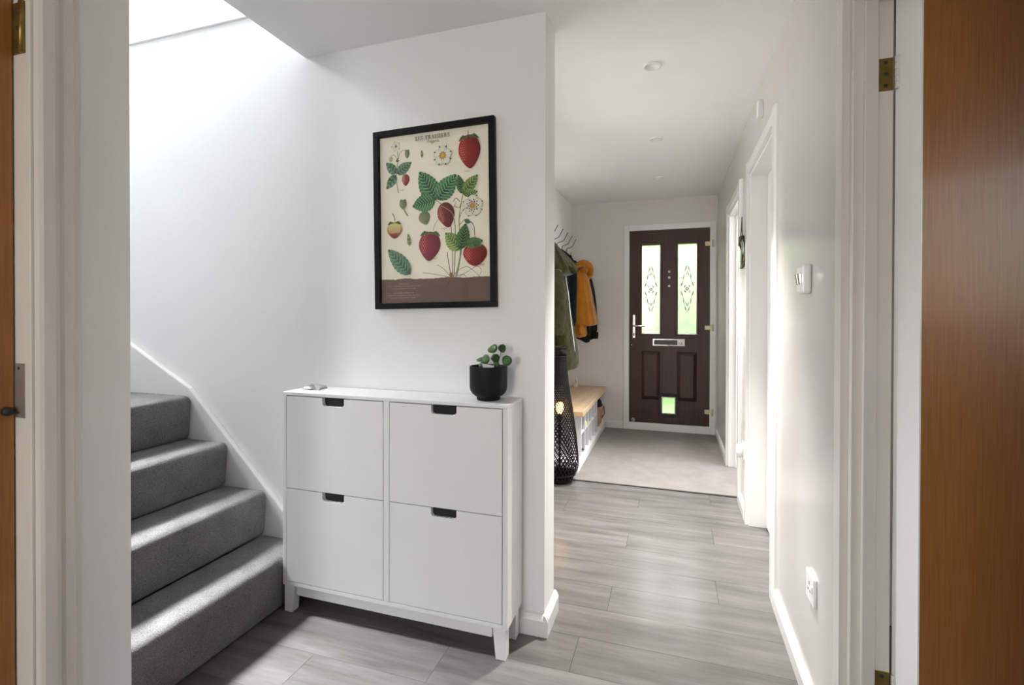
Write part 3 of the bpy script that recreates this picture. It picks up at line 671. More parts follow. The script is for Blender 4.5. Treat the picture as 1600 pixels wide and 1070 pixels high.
def berry(c, rx, ry, rot, key, green):
    light, dk = BC[key]; ca, sa = math.cos(R(rot)), math.sin(R(rot))
    def Q(x, y): return (c[0]+x*ca-y*sa, c[1]+x*sa+y*ca)
    n = 28
    def rim(t):
        x, y = math.cos(t), math.sin(t); k = 1-.34*max(0, -y)**1.5 if key != 'red2' else 1-.16*max(0, -y)
        return (rx*x*k*(1+.10*y), ry*y)
    pts = []; cols = []
    for q in (1.0, .8, .5, .2):
        for k in range(n):
            x, y = rim(2*PI*k/n); xx, yy = x*q-rx*.10*(1-q), y*q+ry*.08*(1-q); pts.append(Q(xx, yy))
            lit = max(0, min(1, .62-.5*xx/rx-.25*abs(yy)/ry))
            if key == 'half': lit = max(0, min(1, .5+yy/ry*.9))
            cols.append(srgb(*[light[a]*lit+dk[a]*(1-lit) for a in range(3)]))
    pts.append(Q(-rx*.08, 0)); cols.append(cols[-n])
    fs = [(r_*n+k, r_*n+(k+1) % n, r_*n+n+(k+1) % n, r_*n+n+k) for r_ in range(3) for k in range(n)] + [(3*n+k, 3*n+(k+1) % n, 4*n) for k in range(n)]
    A.poly(pts, cols, fs)
    if rx > 15 and key not in ('green', 'pale'):
        A.k += 1
        for i in range(-5, 6):
            for j in range(-6, 7):
                x = (i+.5*(j % 2))*rx/5.2; y = j*ry/7.0
                rr = rim(math.atan2(y/ry, x/rx)); 
                if x*x+y*y > .8*(rr[0]**2+rr[1]**2): continue
                p = Q(x, y); s_ = 2.2 if rx > 30 else 1.5
                lt = max(0, min(1, (-.05-x/rx)*2.2))*(.35+.65*(y > -ry*.5)); cc = srgb(*[e*lt+q*.70*(1-lt) for e, q in zip((236, 190, 166), dk)])
                if key == 'half': cc = srgb(238, 230, 170) if y > -.3*ry else srgb(*[q*.7 for q in dk])
                A.poly([(p[0]-s_*.5, p[1]-s_), (p[0]+s_*.5, p[1]-s_), (p[0]+s_*.4, p[1]+s_), (p[0]-s_*.4, p[1]+s_)], cc, up=False)
                if key == 'red' and x < -rx*.2 and -ry*.25 < y < ry*.7:
                    A.poly([(p[0]-1.6, p[1]-2.6), (p[0]+1.8, p[1]-2.6), (p[0]+1.0, p[1]-5), (p[0]-1, p[1]-5)], srgb(50, 20, 20), up=False)
    if green:
        gl, gd = ((132,146,92),(66,88,50)) if key != 'green' else ((120,124,90),(84,90,62))
        for k in range(7):
            t = PI*(.08+.84*k/6); x, y = math.cos(t), math.sin(t); tip = Q(rx*.98*x, ry*(.80+.20*y)-ry*.16+ (6 if k in (1,5) else 0)); b = Q(rx*.35*x, ry*.97)
            dx, dy = tip[0]-b[0], tip[1]-b[1]; L = math.hypot(dx, dy) or 1; wv = rx*.17
            A.poly([b, ((b[0]+tip[0])/2-dy/L*wv, (b[1]+tip[1])/2+dx/L*wv), tip, ((b[0]+tip[0])/2+dy/L*wv, (b[1]+tip[1])/2-dx/L*wv)], [srgb(*gd), srgb(*gl), srgb(*gd), srgb(*[q*.8 for q in gl])])
def flower(c, r, kind):
    ink = srgb(90, 84, 66)
    for k in range(5):
        t = PI/2+2*PI*k/5; pc = (c[0]+r*.55*math.cos(t), c[1]+r*.55*math.sin(t)); q = r*.46
        A.disc(pc, q*1.04, srgb(150, 148, 128) if kind != 'spot' else srgb(120, 112, 96), 18); A.disc(pc, q, srgb(236, 232, 216), 18, srgb(222, 220, 204))
    for k in range(5 if kind == 'w' else 8):
        t = PI/2+.35+2*PI*k/(5 if kind == 'w' else 8); a, b = r*(.86 if kind != 'spot' else .95), r*1.06
        A.line([(c[0]+a*math.cos(t), c[1]+a*math.sin(t)), (c[0]+b*math.cos(t), c[1]+b*math.sin(t))], r*.09+1, srgb(70, 70, 52))
    if kind == 'spot':
        for k in range(18):
            t = 2*PI*k/18; a = r*(.42 if k % 2 else .58); p = (c[0]+a*math.cos(t), c[1]+a*math.sin(t))
            A.line([(c[0]+r*.2*math.cos(t), c[1]+r*.2*math.sin(t)), p], 1.0, srgb(96, 56, 46)); A.disc(p, r*.065, srgb(84, 40, 36), 8)
    if kind == 'y':
        for k in range(10): t = 2*PI*k/10; A.line([(c[0]+r*.3*math.cos(t), c[1]+r*.3*math.sin(t)), (c[0]+r*.47*math.cos(t), c[1]+r*.47*math.sin(t))], 2, srgb(96, 96, 70))
    A.disc(c, r*(.36 if kind == 'y' else .24), srgb(222, 178, 74), 14, srgb(176, 130, 56))
    if kind == 'w':
        for k in range(6): t = 2*PI*k/6; A.line([c, (c[0]+r*.42*math.cos(t), c[1]+r*.42*math.sin(t))], 1.4, srgb(120, 90, 60))
def words(a, b, bold):
    x = a[0]; h = 5.0 if bold else 3.6; A.k += 1
    while x < b[0]-2:
        wd = min(arng.uniform(9, 26), b[0]-x); q = x
        while q < x+wd-1.2:                                             # small illegible letters, as in the photograph
            hh = h*arng.choice((.62, .62, .62, 1.0)); A.line([(q, a[1]-h/2), (q+.3, a[1]-h/2+hh)], .9 if bold else .6, srgb(206, 190, 168), up=False)
            if arng.random() < .6: A.line([(q, a[1]-h/2+hh*arng.choice((.1, .5, .95))), (q+1.5, a[1]-h/2+hh*arng.choice((.3, .6)))], .6, srgb(200, 184, 162), up=False)
            q += 2.3
        x += wd+3.2
ART=[
('line',[(-53,-221),(4,-230),(56,-241),(77,-246)],2,'root'),
('line',[(13,-192),(43,-211),(69,-241)],2,'root'),
('line',[(73,-245),(107,-216),(141,-205),(174,-226),(195,-246)],2,'root'),
('line',[(107,-243),(149,-221),(183,-205),(201,-219),(196,-237)],2,'root'),
('line',[(90,-242),(124,-234),(139,-248)],2,'root'),
('line',[(73,-242),(63,-187),(57,-143)],4,'stem'),
('line',[(78,-242),(81,-125),(72,-16)],4,'stem'),
('line',[(85,-242),(92,-126),(89,-17),(51,36)],4,'stem'),
('line',[(92,-242),(115,-142),(110,-18),(128,80)],4,'stem'),
('line',[(97,-242),(117,-150),(126,-66)],4,'stem'),
('line',[(110,-18),(119,4),(136,26)],3,'stem'),
('line',[(51,36),(9,67)],3,'stem'),
('line',[(110,-41),(135,-20),(152,-25)],3,'stem'),
('line',[(152,-25),(172,-46),(176,-92)],3,'dark'),
('line',[(-2,-54),(7,-27),(42,10)],2,'stem'),
('line',[(90,37),(111,28),(118,43)],3,'stem'),
('line',[(86,53),(98,67),(115,51)],3,'dark'),
('line',[(-157,108),(-166,153),(-167,189),(-159,248),(-161,280)],3,'stem'),
('line',[(-159,248),(-143,278),(-125,280)],2,'stem'),
('line',[(-164,249),(-175,267),(-189,263)],2,'stem'),
('line',[(-160,112),(-169,177)],2,'stem'),
('leaf',(-167,189),(-214,239),21,'g1',4),
('leaf',(-166,188),(-96,229),24,'g1',6),
('leaf',(-167,185),(-214,129),21,'g1',4),
('berry',(-124,159),18,24,0,'pink',0),
('berry',(-116,263),11,17,0,'green',1),
('berry',(-192,250),10,11,0,'pale',0),
('flower',(-167,301),20,'w'),
('line',[(-157,252),(-166,239),(-153,241)],5,'dark'),
('berry',(-40,-2),26,28,20,'green',0),
('leaf',(14,65),(-61,186),44,'g2',9),
('leaf',(17,66),(101,160),42,'g2',9),
('leaf',(10,68),(-94,48),38,'g2',9),
('leaf',(128,80),(109,157),19,'g3',7),
('leaf',(128,80),(192,150),26,'g4',7),
('leaf',(130,79),(191,84),17,'g4',6),
('berry',(56,3),37,51,12,'dred',0),
('line',[(34,41),(77,15),(89,-13)],2,'pale'),
('line',[(43,52),(85,30),(98,52)],2,'dark'),
('berry',(-19,-117),48,59,-4,'mag',1),
('flower',(169,31),42,'spot'),
('leaf',(115,-138),(51,-67),33,'g5',8),
('leaf',(117,-136),(139,-36),30,'g3',8),
('leaf',(135,-24),(160,-33),10,'g3',4),
('berry',(177,-159),50,45,0,'red2',0),
('leaf',(138,-120),(210,-107),23,'g3',9),
('leaf',(175,-122),(208,-124),8,'g3',5),
('leaf',(184,-123),(142,-128),8,'g3',5),
('berry',(159,242),46,66,3,'red',1),
('line',[(155,324),(154,307)],3,'dark'),
('flower',(44,239),39,'y'),
('leaf',(-47,240),(-48,271),5,'tan',2),
('berry',(-177,-43),34,34,0,'half',1),
('line',[(-187,28),(-178,13),(-175,-7)],3,'dark'),
('berry',(-136,59),16,19,0,'green',1),
('line',[(-134,42),(-125,26),(-114,11)],4,'stem'),
('leaf',(-109,-111),(-114,-61),9,'pale2',3),
('leaf',(-106,-227),(-208,-120),35,'g1',8),
('tick',(148,166)),
('tick',(46,-51)),
('tick',(5,-168)),
('tick',(207,-200)),
('tick',(-139,117)),
('soil',[(-238,-244),(-175,-246),(-129,-241),(-76,-246),(-14,-246),(30,-245),(73,-243),(132,-248),(182,-245),(241,-247),(240,-342),(-240,-341)]),
('line',[(77,-248),(64,-272),(38,-291),(3,-306)],2,'soilroot'),
('line',[(64,-272),(12,-283),(-23,-290)],2,'soilroot'),
('line',[(79,-250),(55,-280),(46,-303)],2,'soilroot'),
('line',[(77,-248),(75,-226)],16,'crown'),
('words',(-155,-263),(-115,-262),1),
('words',(-214,-273),(-58,-275),0),
('words',(-192,-283),(-83,-284),0),
('words',(-181,-300),(-92,-300),1),
('words',(-211,-310),(-62,-311),0),
('words',(-195,-320),(-79,-320),0)]

for o in ART:
    k = o[0]
    if k == 'leaf': leaf(*o[1:])
    elif k == 'line': A.line(o[1], o[2]*.9, srgb(*LC[o[3]]))
    elif k == 'berry': berry(*o[1:])
    elif k == 'flower': flower(*o[1:])
    elif k == 'soil':
        top = [p for p in o[1][:10]]; pts = []
        for i in range(len(top)-1):
            for q in range(6): t = q/6; pts.append((top[i][0]*(1-t)+top[i+1][0]*t, top[i][1]*(1-t)+top[i+1][1]*t+arng.uniform(-1.2, 1.2)))
        pts.append(top[-1]); pts = [(max(-239, min(239, p[0])), p[1]) for p in pts]
        A.poly(pts+[(239, -340), (-239, -340)], srgb(112, 90, 80))
    elif k == 'words': words(*o[1:])
    elif k == 'tick':
        x, y_ = o[1]
        A.line([(x-8, y_-2), (x-7, y_+5)], 1.0, srgb(110, 104, 90)); A.line([(x-9, y_+1), (x-5, y_+1)], .8, srgb(110, 104, 90)); A.line([(x-3, y_-2), (x-3, y_+2)], 1.0, srgb(110, 104, 90)); A.line([(x+3, y_-3), (x, y_+2), (x+3, y_+2), (x+3, y_-5)], 1.0, srgb(110, 104, 90)); A.line([(x+9, y_-2), (x+9, y_+5)], 1.4, srgb(90, 84, 72))
# title in thick-and-thin capitals with slab serifs
INK = srgb(44, 38, 32)
def stroke(x, y_, s, pts, w): A.line([(x+p[0]*s, y_+p[1]*s) for p in pts], w*s, INK, up=False)
def bar(x, y_, s, x0, y0, x1, y1): A.poly([(x+x0*s, y_+y0*s), (x+x1*s, y_+y0*s), (x+x1*s, y_+y1*s), (x+x0*s, y_+y1*s)], INK, up=False)
GLY = dict(
  L=[('b',.10,0,.26,1),('b',0,.0,.62,.07),('b',0,.93,.36,1),('b',.55,0,.62,.26)],
  E=[('b',.10,0,.26,1),('b',0,0,.62,.07),('b',0,.93,.60,1),('b',.2,.47,.46,.54),('b',.55,0,.62,.24),('b',.53,.78,.60,1),('b',.40,.38,.46,.63)],
  F=[('b',.10,0,.26,1),('b',0,0,.36,.07),('b',0,.93,.60,1),('b',.2,.47,.46,.54),('b',.53,.76,.60,1),('b',.40,.38,.46,.63)],
  I=[('b',.10,0,.26,1),('b',0,0,.36,.07),('b',0,.93,.36,1)],
  R=[('b',.10,0,.26,1),('b',0,0,.36,.07),('b',0,.93,.30,1),('s',[(.26,.965),(.50,.93),(.56,.75),(.50,.55),(.26,.50)],.10),('s',[(.36,.50),(.70,.02)],.13),('b',.56,0,.80,.07)],
  A=[('s',[(.12,.02),(.40,1.0)],.07),('s',[(.40,1.0),(.70,.02)],.15),('b',.2,.32,.6,.39),('b',0,0,.26,.07),('b',.54,0,.86,.07)],
  S=[('s',[(.54,.80),(.44,.95),(.26,.96),(.12,.80),(.22,.62),(.42,.46),(.56,.28),(.46,.06),(.26,.03),(.08,.18)],.11),('b',.52,.70,.58,.98),('b',.02,.02,.08,.30)])
WID = dict(L=.70, E=.70, F=.66, I=.42, R=.82, A=.88, S=.68)
A.k += 1; txt = 'LES FRAISIERS'; s_ = 15.5
tw = sum((WID[c] if c != ' ' else .45)+.10 for c in txt)*s_
x = 2-tw/2
for c in txt:
    if c != ' ':
        for g in GLY[c]:
            if g[0] == 'b': bar(x, 311, s_, *g[1:])
            else: stroke(x, 311, s_, g[1], g[2])
    x += ((WID[c] if c != ' ' else .45)+.10)*s_
# small italic second line: Fragaria
IT = dict(F=[[(.1,-.1),(.4,1)],[(.25,1),(.75,1)],[(.22,.5),(.55,.5)]], r=[[(0,0),(.15,.55)],[(.12,.4),(.3,.55),(.42,.5)]], a=[[(.42,.5),(.15,.5),(.02,.2),(.14,0),(.34,.15),(.44,.52)],[(.44,.52),(.38,.05),(.5,0)]],
          g=[[(.42,.5),(.15,.5),(.02,.2),(.14,0),(.34,.15),(.44,.52)],[(.44,.52),(.34,-.3),(.12,-.4),(0,-.25)]], i=[[(.05,.5),(.0,.05),(.15,0)],[(.1,.72),(.12,.76)]])
IW = dict(F=.62, r=.46, a=.60, g=.60, i=.30); x = -24
for c in 'Fragaria':
    for p in IT[c]: A.line([(x+q[0]*13, 296+q[1]*13) for q in p], 1.2, srgb(80, 72, 60), up=False)
    x += IW[c]*13
me = bpy.data.meshes.new('printed_sheet'); me.from_pydata(A.v, [], A.f); me.update()
ca_ = me.color_attributes.new('Col', 'FLOAT_COLOR', 'POINT')
ca_.data.foreach_set('color', [q for c in A.c for q in c])
me.materials.append(M['art']); o = bpy.data.objects.new('printed_sheet', me); COL.objects.link(o); o.parent = po

# ------------------------------------------------------------------ switches, sockets, ceiling lights, small wall things
def on_right_wall(name, y, z, label, cat): return empty(name, (RX(y), y, z), 0, label, cat)   # local x < 0 points into the hall
t = on_right_wall('light_switch', 1.785, 1.316, 'thick white switch plate with two chrome rockers on the right wall', 'switch')
MB().box(-.024, 0, -.046, .046, -.046, .046).build('plate', 'plastic', t, bevel=.008)
for s in (-1, 1):
    f = MB().hexa([(-.028,s*.016-.010,-.016),(-.0235,s*.016-.010,-.016),(-.0235,s*.016+.010,-.016),(-.028,s*.016+.010,-.016)][::1], [(-.033,s*.016-.010,.018),(-.0235,s*.016-.010,.018),(-.0235,s*.016+.010,.018),(-.033,s*.016+.010,.018)])
    f.build('rocker', 'chrome', t, bevel=.002)
t = on_right_wall('wall_socket', 1.705, .372, 'white single power socket low on the right wall', 'socket')
MB().box(-.010, 0, -.043, .043, -.043, .043).build('plate', 'plastic', t, bevel=.003)
MB().box(-.014, -.009, -.036, -.024, -.004, .018).build('rocker', 'plastic', t, bevel=.002)
f = MB()
for y_, z_, a, b in ((.004, .012, .003, .005), (-.007, -.010, .005, .0025), (.015, -.010, .005, .0025)): f.box(-.0104, -.0098, y_-a, y_+a, z_-b, z_+b)
f.build('pin_slots', 'seal', t)
t = on_right_wall('wall_socket', 3.27, .385, 'white socket with rounded plug between the two right doorways', 'socket')
MB().box(-.010, 0, -.043, .043, -.05, .05).build('plate', 'plastic', t, bevel=.003)
MB().sphere((-.026, 0, 0), .022, .034, .048, 16, 10).build('plug', 'plastic', t)
t = on_right_wall('door_sensor', 2.675, 2.21, 'small flat white sensor box high on right wall', 'sensor')
MB().box(-.024, 0, -.022, .022, -.040, .040).build('case', 'plastic', t, bevel=.003)
t = empty('light_switch', (-.758, YD, 1.34), 0, 'flat white switch plate on far wall left of the front door', 'switch')
MB().box(-.046, .046, -.010, 0, -.043, .043).build('plate', 'plastic', t, bevel=.003)
for s in (-1, 1): MB().box(s*.016-.008, s*.016+.008, -.014, -.009, -.014, .014).build('rocker', 'plastic', t, bevel=.002)

t = on_right_wall('hanging_mirror', 3.27, 1.575, 'small round mirror hung on a dark strap between the right doorways', 'mirror')
MB().lathe([(.001,0),(.086,0),(.092,-.004),(.092,-.012),(.0905,-.0155),(.0895,-.012)], 40, (-.003,0,0), 0).build('rim', 'leather', t)
MB().lathe([(.0895,-.0125),(.086,-.0155),(.001,-.0160)], 40, (-.003,0,0), 0).build('mirror_disc', 'mirror', t)
MB().tube([(-.012,.0,.222), (-.014,.010,.15), (-.014,.028,.09)], .003, 8).tube([(-.012,.0,.222), (-.014,-.010,.15), (-.014,-.028,.09)], .003, 8).build('strap', 'leather', t)
MB().box(-.024, -.002, -.026, .026, .075, .108).build('clasp', 'leather', t, bevel=.004)
t.rotation_euler = (0, 0, R(5)); t.location.x -= .008

for i, (x, y_, lb_) in enumerate(((-.087, 2.346, 'nearest round white recessed downlight in the hall ceiling'), (-.098, 3.385, 'middle round white recessed downlight in the hall ceiling'), (-.106, 4.43, 'farthest round white recessed downlight, close to front door'))):
    if i == 0:
        t0 = empty('downlight', (0,0,0), 0, lb_, 'light', 'recessed downlights along the hall')
        MB().lathe([(.029,-.001),(.031,-.005),(.036,-.0065),(.041,-.005),(.043,0),(.043,.003),(.029,.003)], 36).build('bezel', 'plastic', t0)
        MB().lathe([(.001,-.0005),(.020,-.0008),(.0285,.0015),(.0285,.004),(.001,.004)], 28).build('lamp_face', 'lampface', t0)
        t = t0
    else: t = dup(t0); t['label'] = lb_
    t.location = (x, y_, CE(y_)-.001); t.rotation_euler = (R(1.2), 0, 0)

# ------------------------------------------------------------------ coat hooks on the left wall
cr = empty('coat_rack', (-1.04, 4.25, 1.86), 0, 'row of dark bent-wire coat hooks on the left wall', 'coat rack')
MB().box(0, .016, -.90, .86, -.035, .03).build('rail', 'wall', cr, bevel=.003)
hk = None
for k in range(9):
    yy = 3.27+.212*k-4.25
    if hk is None:
        hk = MB().tube([(.018,0,-.05),(.026,0,-.062),(.05,0,-.06),(.064,0,-.04),(.066,0,-.02)], .0032, 7).tube([(.018,0,-.055),(.018,0,.012),(.024,0,.020),(.062,.012,.034),(.078,.016,.044),(.088,.018,.064),(.112,.024,.112)], .0032, 7).sphere((.112,.024,.112), .0042, .0042, .0042, 8, 6).build('hook', 'hook', cr)
        o = hk
    else: o = hk.copy(); COL.objects.link(o)
    o.location = (0, yy, 0)

# ------------------------------------------------------------------ coats
def loft(rings, name, m, parent, n=40, seed=1, sub=1, cap=True):
    """rings: (z, cx, cy, rx, ry, fold depth); folds run down the cloth and deepen towards the hem"""
    g = random.Random(seed); ph = [g.uniform(0, 6.28) for _ in range(5)]; fr = [3, 5, 7, 9, 12]
    v = []; f = []
    for i, (z, cx, cy, rx, ry, fo) in enumerate(rings):
        for k in range(n):
            t = 2*PI*k/n
            q = 1+fo*sum(math.sin(fr[j]*t+ph[j]+.25*i*(j % 2-.5))*(.5, .35, .3, .18, .12)[j] for j in range(5))
            c_, s_ = math.cos(t), math.sin(t)
            v.append((cx+rx*q*math.copysign(abs(c_)**.85, c_), cy+ry*q*math.copysign(abs(s_)**.85, s_), z+fo*.02*math.sin(2*t+ph[0])))
    for i in range(len(rings)-1):
        for k in range(n): j = (k+1) % n; f.append((i*n+k, i*n+j, i*n+n+j, i*n+n+k))
    if cap: f.append(tuple(range(n-1, -1, -1))); N = (len(rings)-1)*n; f.append(tuple(range(N, N+n)))
    return MB().add(v, f, True).build(name, m, parent, sub=sub)
def sleeve(pts, radii, name, m, parent, flat=.8, seed=2):
    P = [Vector(p) for p in pts]; g = random.Random(seed); Q = []; RR = []
    for i in range(len(P)-1):
        for t in (0, .25, .5, .75): Q.append(P[i].lerp(P[i+1], t)); RR.append((radii[i]*(1-t)+radii[i+1]*t)*(1+.07*math.sin(len(Q)*1.7+seed)))
    Q.append(P[-1]); RR.append(radii[-1])
    return MB().tube(Q, RR, 16, flat).build(name, m, parent, sub=1)

# olive parka, nearest of the coats; world positions, hung on its hook
c = empty('olive_parka', (-.93, 4.16, 1.80), 0, 'olive green hooded parka, nearest coat on the hooks', 'coat')
loft([(.02,-.035,-.02,.010,.012,.0),(-.03,-.03,-.01,.028,.045,.05),(-.10,-.02,.0,.045,.085,.10),(-.20,-.01,.01,.055,.135,.12),(-.30,-.008,.02,.058,.165,.12),(-.50,.008,.02,.078,.180,.12),(-.75,.028,.03,.102,.195,.13),(-.95,.045,.03,.118,.21,.14),(-1.09,.052,.03,.124,.215,.15)], 'body', 'olive', c, seed=3)
loft([(.03,-.03,-.05,.012,.014,.0),(-.02,-.025,-.055,.040,.050,.06),(-.08,-.005,-.04,.070,.100,.16),(-.15,.018,-.01,.094,.150,.22),(-.20,.034,.02,.108,.18,.20),(-.235,.036,.03,.100,.17,.10),(-.262,.022,.03,.055,.12,.05)], 'hood', 'olive', c, seed=8)
MB().tube([(.105,-.10,-.195),(.130,.02,-.225),(.118,.15,-.215),(.06,.20,-.19)], [.020,.026,.024,.016], 10).build('hood_rim', 'olive_dk', c, sub=1)
MB().sphere((.020,-.150,-.235), .050, .022, .020, 14, 10).sphere((-.02,-.165,-.285), .022, .014, .035, 12, 8).build('hood_lining', 'lime', c)
sleeve([(.015,-.16,-.22),(.045,-.20,-.36),(.055,-.215,-.55),(.050,-.222,-.775)], [.050,.066,.066,.058], 'sleeve', 'olive', c, .62, 4)
MB().lathe([(.040,-.845),(.044,-.80),(.044,-.77),(.03,-.765)], 18, (.048,-.222,0)).build('cuff', 'olive_dk', c)
sleeve([(.0,.14,-.24),(.0,.17,-.40),(.01,.18,-.60),(.02,.175,-.80)], [.045,.055,.052,.046], 'sleeve', 'olive_dk', c, .7, 5)
MB().tube([(.072,-.02,-.27),(.098,-.03,-.42),(.118,-.03,-.62),(.142,-.02,-.82),(.158,-.01,-.99)], .0055, 6).build('zip_edge', 'white_cloth', c)

c = empty('navy_jacket', (-.96, 4.515, 1.80), 0, 'dark navy jacket hung between the olive parka and the mustard coat', 'coat')
loft([(.02,-.02,0,.010,.012,.0),(-.02,.0,.0,.040,.045,.08),(-.07,.025,.0,.070,.085,.12),(-.15,.045,.0,.085,.095,.12),(-.30,.045,.0,.085,.10,.12),(-.55,.04,.0,.08,.10,.12),(-.75,.04,.0,.08,.10,.12)], 'body', 'navy', c, seed=11)
sleeve([(.03,-.06,-.14),(.045,-.07,-.3),(.05,-.075,-.55)], [.04,.048,.042], 'sleeve', 'navy', c, .8, 6)
MB().tube([(.05,-.06,-.05),(.085,.0,-.06),(.05,.06,-.05)], .014, 8).build('collar', 'navy', c, sub=1)

c = empty('mustard_coat', (-.90, 4.76, 1.75), 0, 'mustard yellow wool coat with a thick rolled collar on the hooks', 'coat')
loft([(-.02,-.03,0,.015,.02,.0),(-.08,.02,.0,.05,.07,.08),(-.16,.055,-.01,.075,.105,.10),(-.28,.07,-.01,.085,.12,.12),(-.45,.085,-.01,.098,.13,.15),(-.60,.10,-.01,.115,.14,.17),(-.66,.105,-.01,.122,.145,.17)], 'body', 'mustard', c, seed=21)
MB().tube([(.01,-.115,-.10),(.075,-.11,-.055),(.125,-.06,-.045),(.152,.01,-.085),(.148,.05,-.150),(.105,.03,-.20),(.075,-.03,-.165)], [.026,.034,.037,.040,.040,.036,.03], 12).sphere((.085,-.03,-.115), .055, .06, .05, 14, 10).build('rolled_collar', 'mustard', c, sub=1)
loft([(-.18,.045,-.07,.04,.05,.05),(-.32,.035,-.08,.055,.06,.10),(-.50,.045,-.085,.065,.065,.12),(-.70,.06,-.085,.072,.07,.14),(-.765,.065,-.08,.074,.07,.14)], 'front_flap', 'mustard', c, seed=23)
sleeve([(.045,.08,-.16),(.06,.11,-.32),(.07,.115,-.56)], [.045,.055,.05], 'sleeve', 'mustard', c, .8, 7)

c = empty('dark_waxed_jacket', (-.94, 5.06, 1.76), 0, 'black-green waxed jacket, farthest coat on the hooks', 'coat')
loft([(.02,-.04,0,.012,.015,.0),(-.02,-.01,.0,.045,.05,.06),(-.08,.03,-.01,.075,.09,.10),(-.20,.075,.01,.10,.11,.12),(-.40,.085,.01,.11,.115,.13),(-.65,.09,.01,.11,.12,.14),(-.84,.095,.01,.11,.12,.15)], 'body', 'dkgreen', c, seed=31)
sleeve([(.10,.02,-.13),(.150,.03,-.30),(.175,.03,-.52),(.185,.02,-.74)], [.045,.052,.050,.046], 'sleeve', 'dkgreen', c, .8, 8)
MB().lathe([(.040,-.80),(.045,-.77),(.045,-.735),(.04,-.73)], 16, (.186,.02,0)).build('cuff', 'dkgreen', c)
sleeve([(.08,-.05,-.2),(.115,-.075,-.4),(.125,-.085,-.62),(.125,-.09,-.84)], [.04,.05,.05,.046], 'sleeve', 'dkgreen', c, .8, 9)
MB().tube([(.03,-.07,-.03),(.08,0,-.04),(.04,.07,-.03)], .016, 8).build('collar', 'dkgreen', c, sub=1)

# ------------------------------------------------------------------ woven floor lamp
lp = empty('floor_lamp', (-.766, 3.50, 0), 0, 'tall black woven floor lamp glowing at the foot of the hall', 'lamp')
def lr(z):
    T = [(0,.088),(.02,.094),(.05,.108),(.10,.134),(.14,.138),(.20,.135),(.35,.121),(.52,.096),(.71,.066),(.85,.050),(.965,.043)]
    for (a, ra), (b, rb) in zip(T, T[1:]):
        if a <= z <= b: t = (z-a)/(b-a); return ra*(1-t)+rb*t
    return T[-1][1]
f = MB(); NS, NZ = 32, 72; zt = .965
for d in (-1, 1):
    for k in range(NS):
        a0 = 2*PI*k/NS; v = []; fs = []; ang = a0; zp = .012
        for i in range(NZ+1):
            z = .012+(zt-.012)*i/NZ; r = lr(z); ang += d*(z-zp)*.62/max(r, .055); zp = z
            wv = .0040; wob = 1+.010*math.sin(i*PI+k*PI+(0 if d > 0 else PI))
            da = wv/r; ro, ri = r*wob, r*wob-.0022
            for rr_, aa in ((ro, ang-da), (ro, ang+da), (ri, ang+da), (ri, ang-da)): v.append((rr_*math.cos(aa), rr_*math.sin(aa), z))
        for i in range(NZ):
            for q in range(4): fs.append((i*4+q, i*4+(q+1) % 4, i*4+4+(q+1) % 4, i*4+4+q))
        f.add(v, fs, True)
f.build('woven_shade', 'rattan', lp, kind='stuff')
MB().lathe([(.080,0),(.090,.004),(.094,.016),(.092,.030),(.084,.034),(.08,.030)], 36).build('base_ring', 'rattan', lp)
for z in (.06, .90, .965): MB().lathe([(lr(z)-.004, z-.006), (lr(z)+.003, z-.006), (lr(z)+.003, z+.006), (lr(z)-.004, z+.006), (lr(z)-.004, z-.006)], 32).build('hoop', 'rattan', lp)
MB().lathe([(.032,.905),(.047,.905),(.044,.962),(.001,.964),(.001,.958),(.032,.955)], 28).build('cap', 'rattan', lp)
MB().lathe([(.001,.0),(.082,.0),(.082,.010),(.012,.016),(.009,.05),(.009,.44),(.018,.445),(.02,.48),(.014,.49),(.001,.49)], 24).build('stand', 'rattan', lp)
MB().lathe([(.001,.486),(.012,.488),(.014,.496),(.026,.515),(.029,.535),(.026,.556),(.012,.570),(.001,.573)], 20).build('bulb', 'bulb', lp)

# ------------------------------------------------------------------ shoe bench
bn = empty('shoe_bench', (-1.035, 4.5, 0), 0, 'low wooden-topped bench with white shoe cubbies along the left wall', 'bench')
def yb(y_): return y_-4.5
MB().box(.0, .378, yb(3.86), yb(5.325), .400, .440).build('top', 'bench_top', bn, bevel=.003)
MB().prism([(0,0),(.366,0),(.366,.055),(.358,.068),(.346,.074),(.338,.080),(0,.080)], 1, yb(3.70), yb(5.31)).build('plinth', 'bench', bn, bevel=.001)
dv = None
for k in range(6):
    y_ = 3.90+.175*k
    if dv is None: dv = MB().box(.012, .358, -.009, .009, .0802, .3998).build('divider', 'bench_grey', bn, bevel=.001); o = dv
    else: o = dv.copy(); COL.objects.link(o)
    o.location = (0, yb(y_), 0)
sh = None
for k in range(5):
    y_ = 3.90+.175*k+.0875
    if sh is None: sh = MB().box(.012, .352, -.0783, .0783, .240, .254).build('shelf', 'bench', bn, bevel=.001); o = sh
    else: o = sh.copy(); COL.objects.link(o)
    o.location = (0, yb(y_), 0)
MB().box(.002, .011, yb(3.892), yb(5.31), .0802, .3998).build('back_panel', 'bench', bn)
MB().box(.05, .33, yb(4.788), yb(5.31), .0802, .090).build('base_board', 'bench', bn)

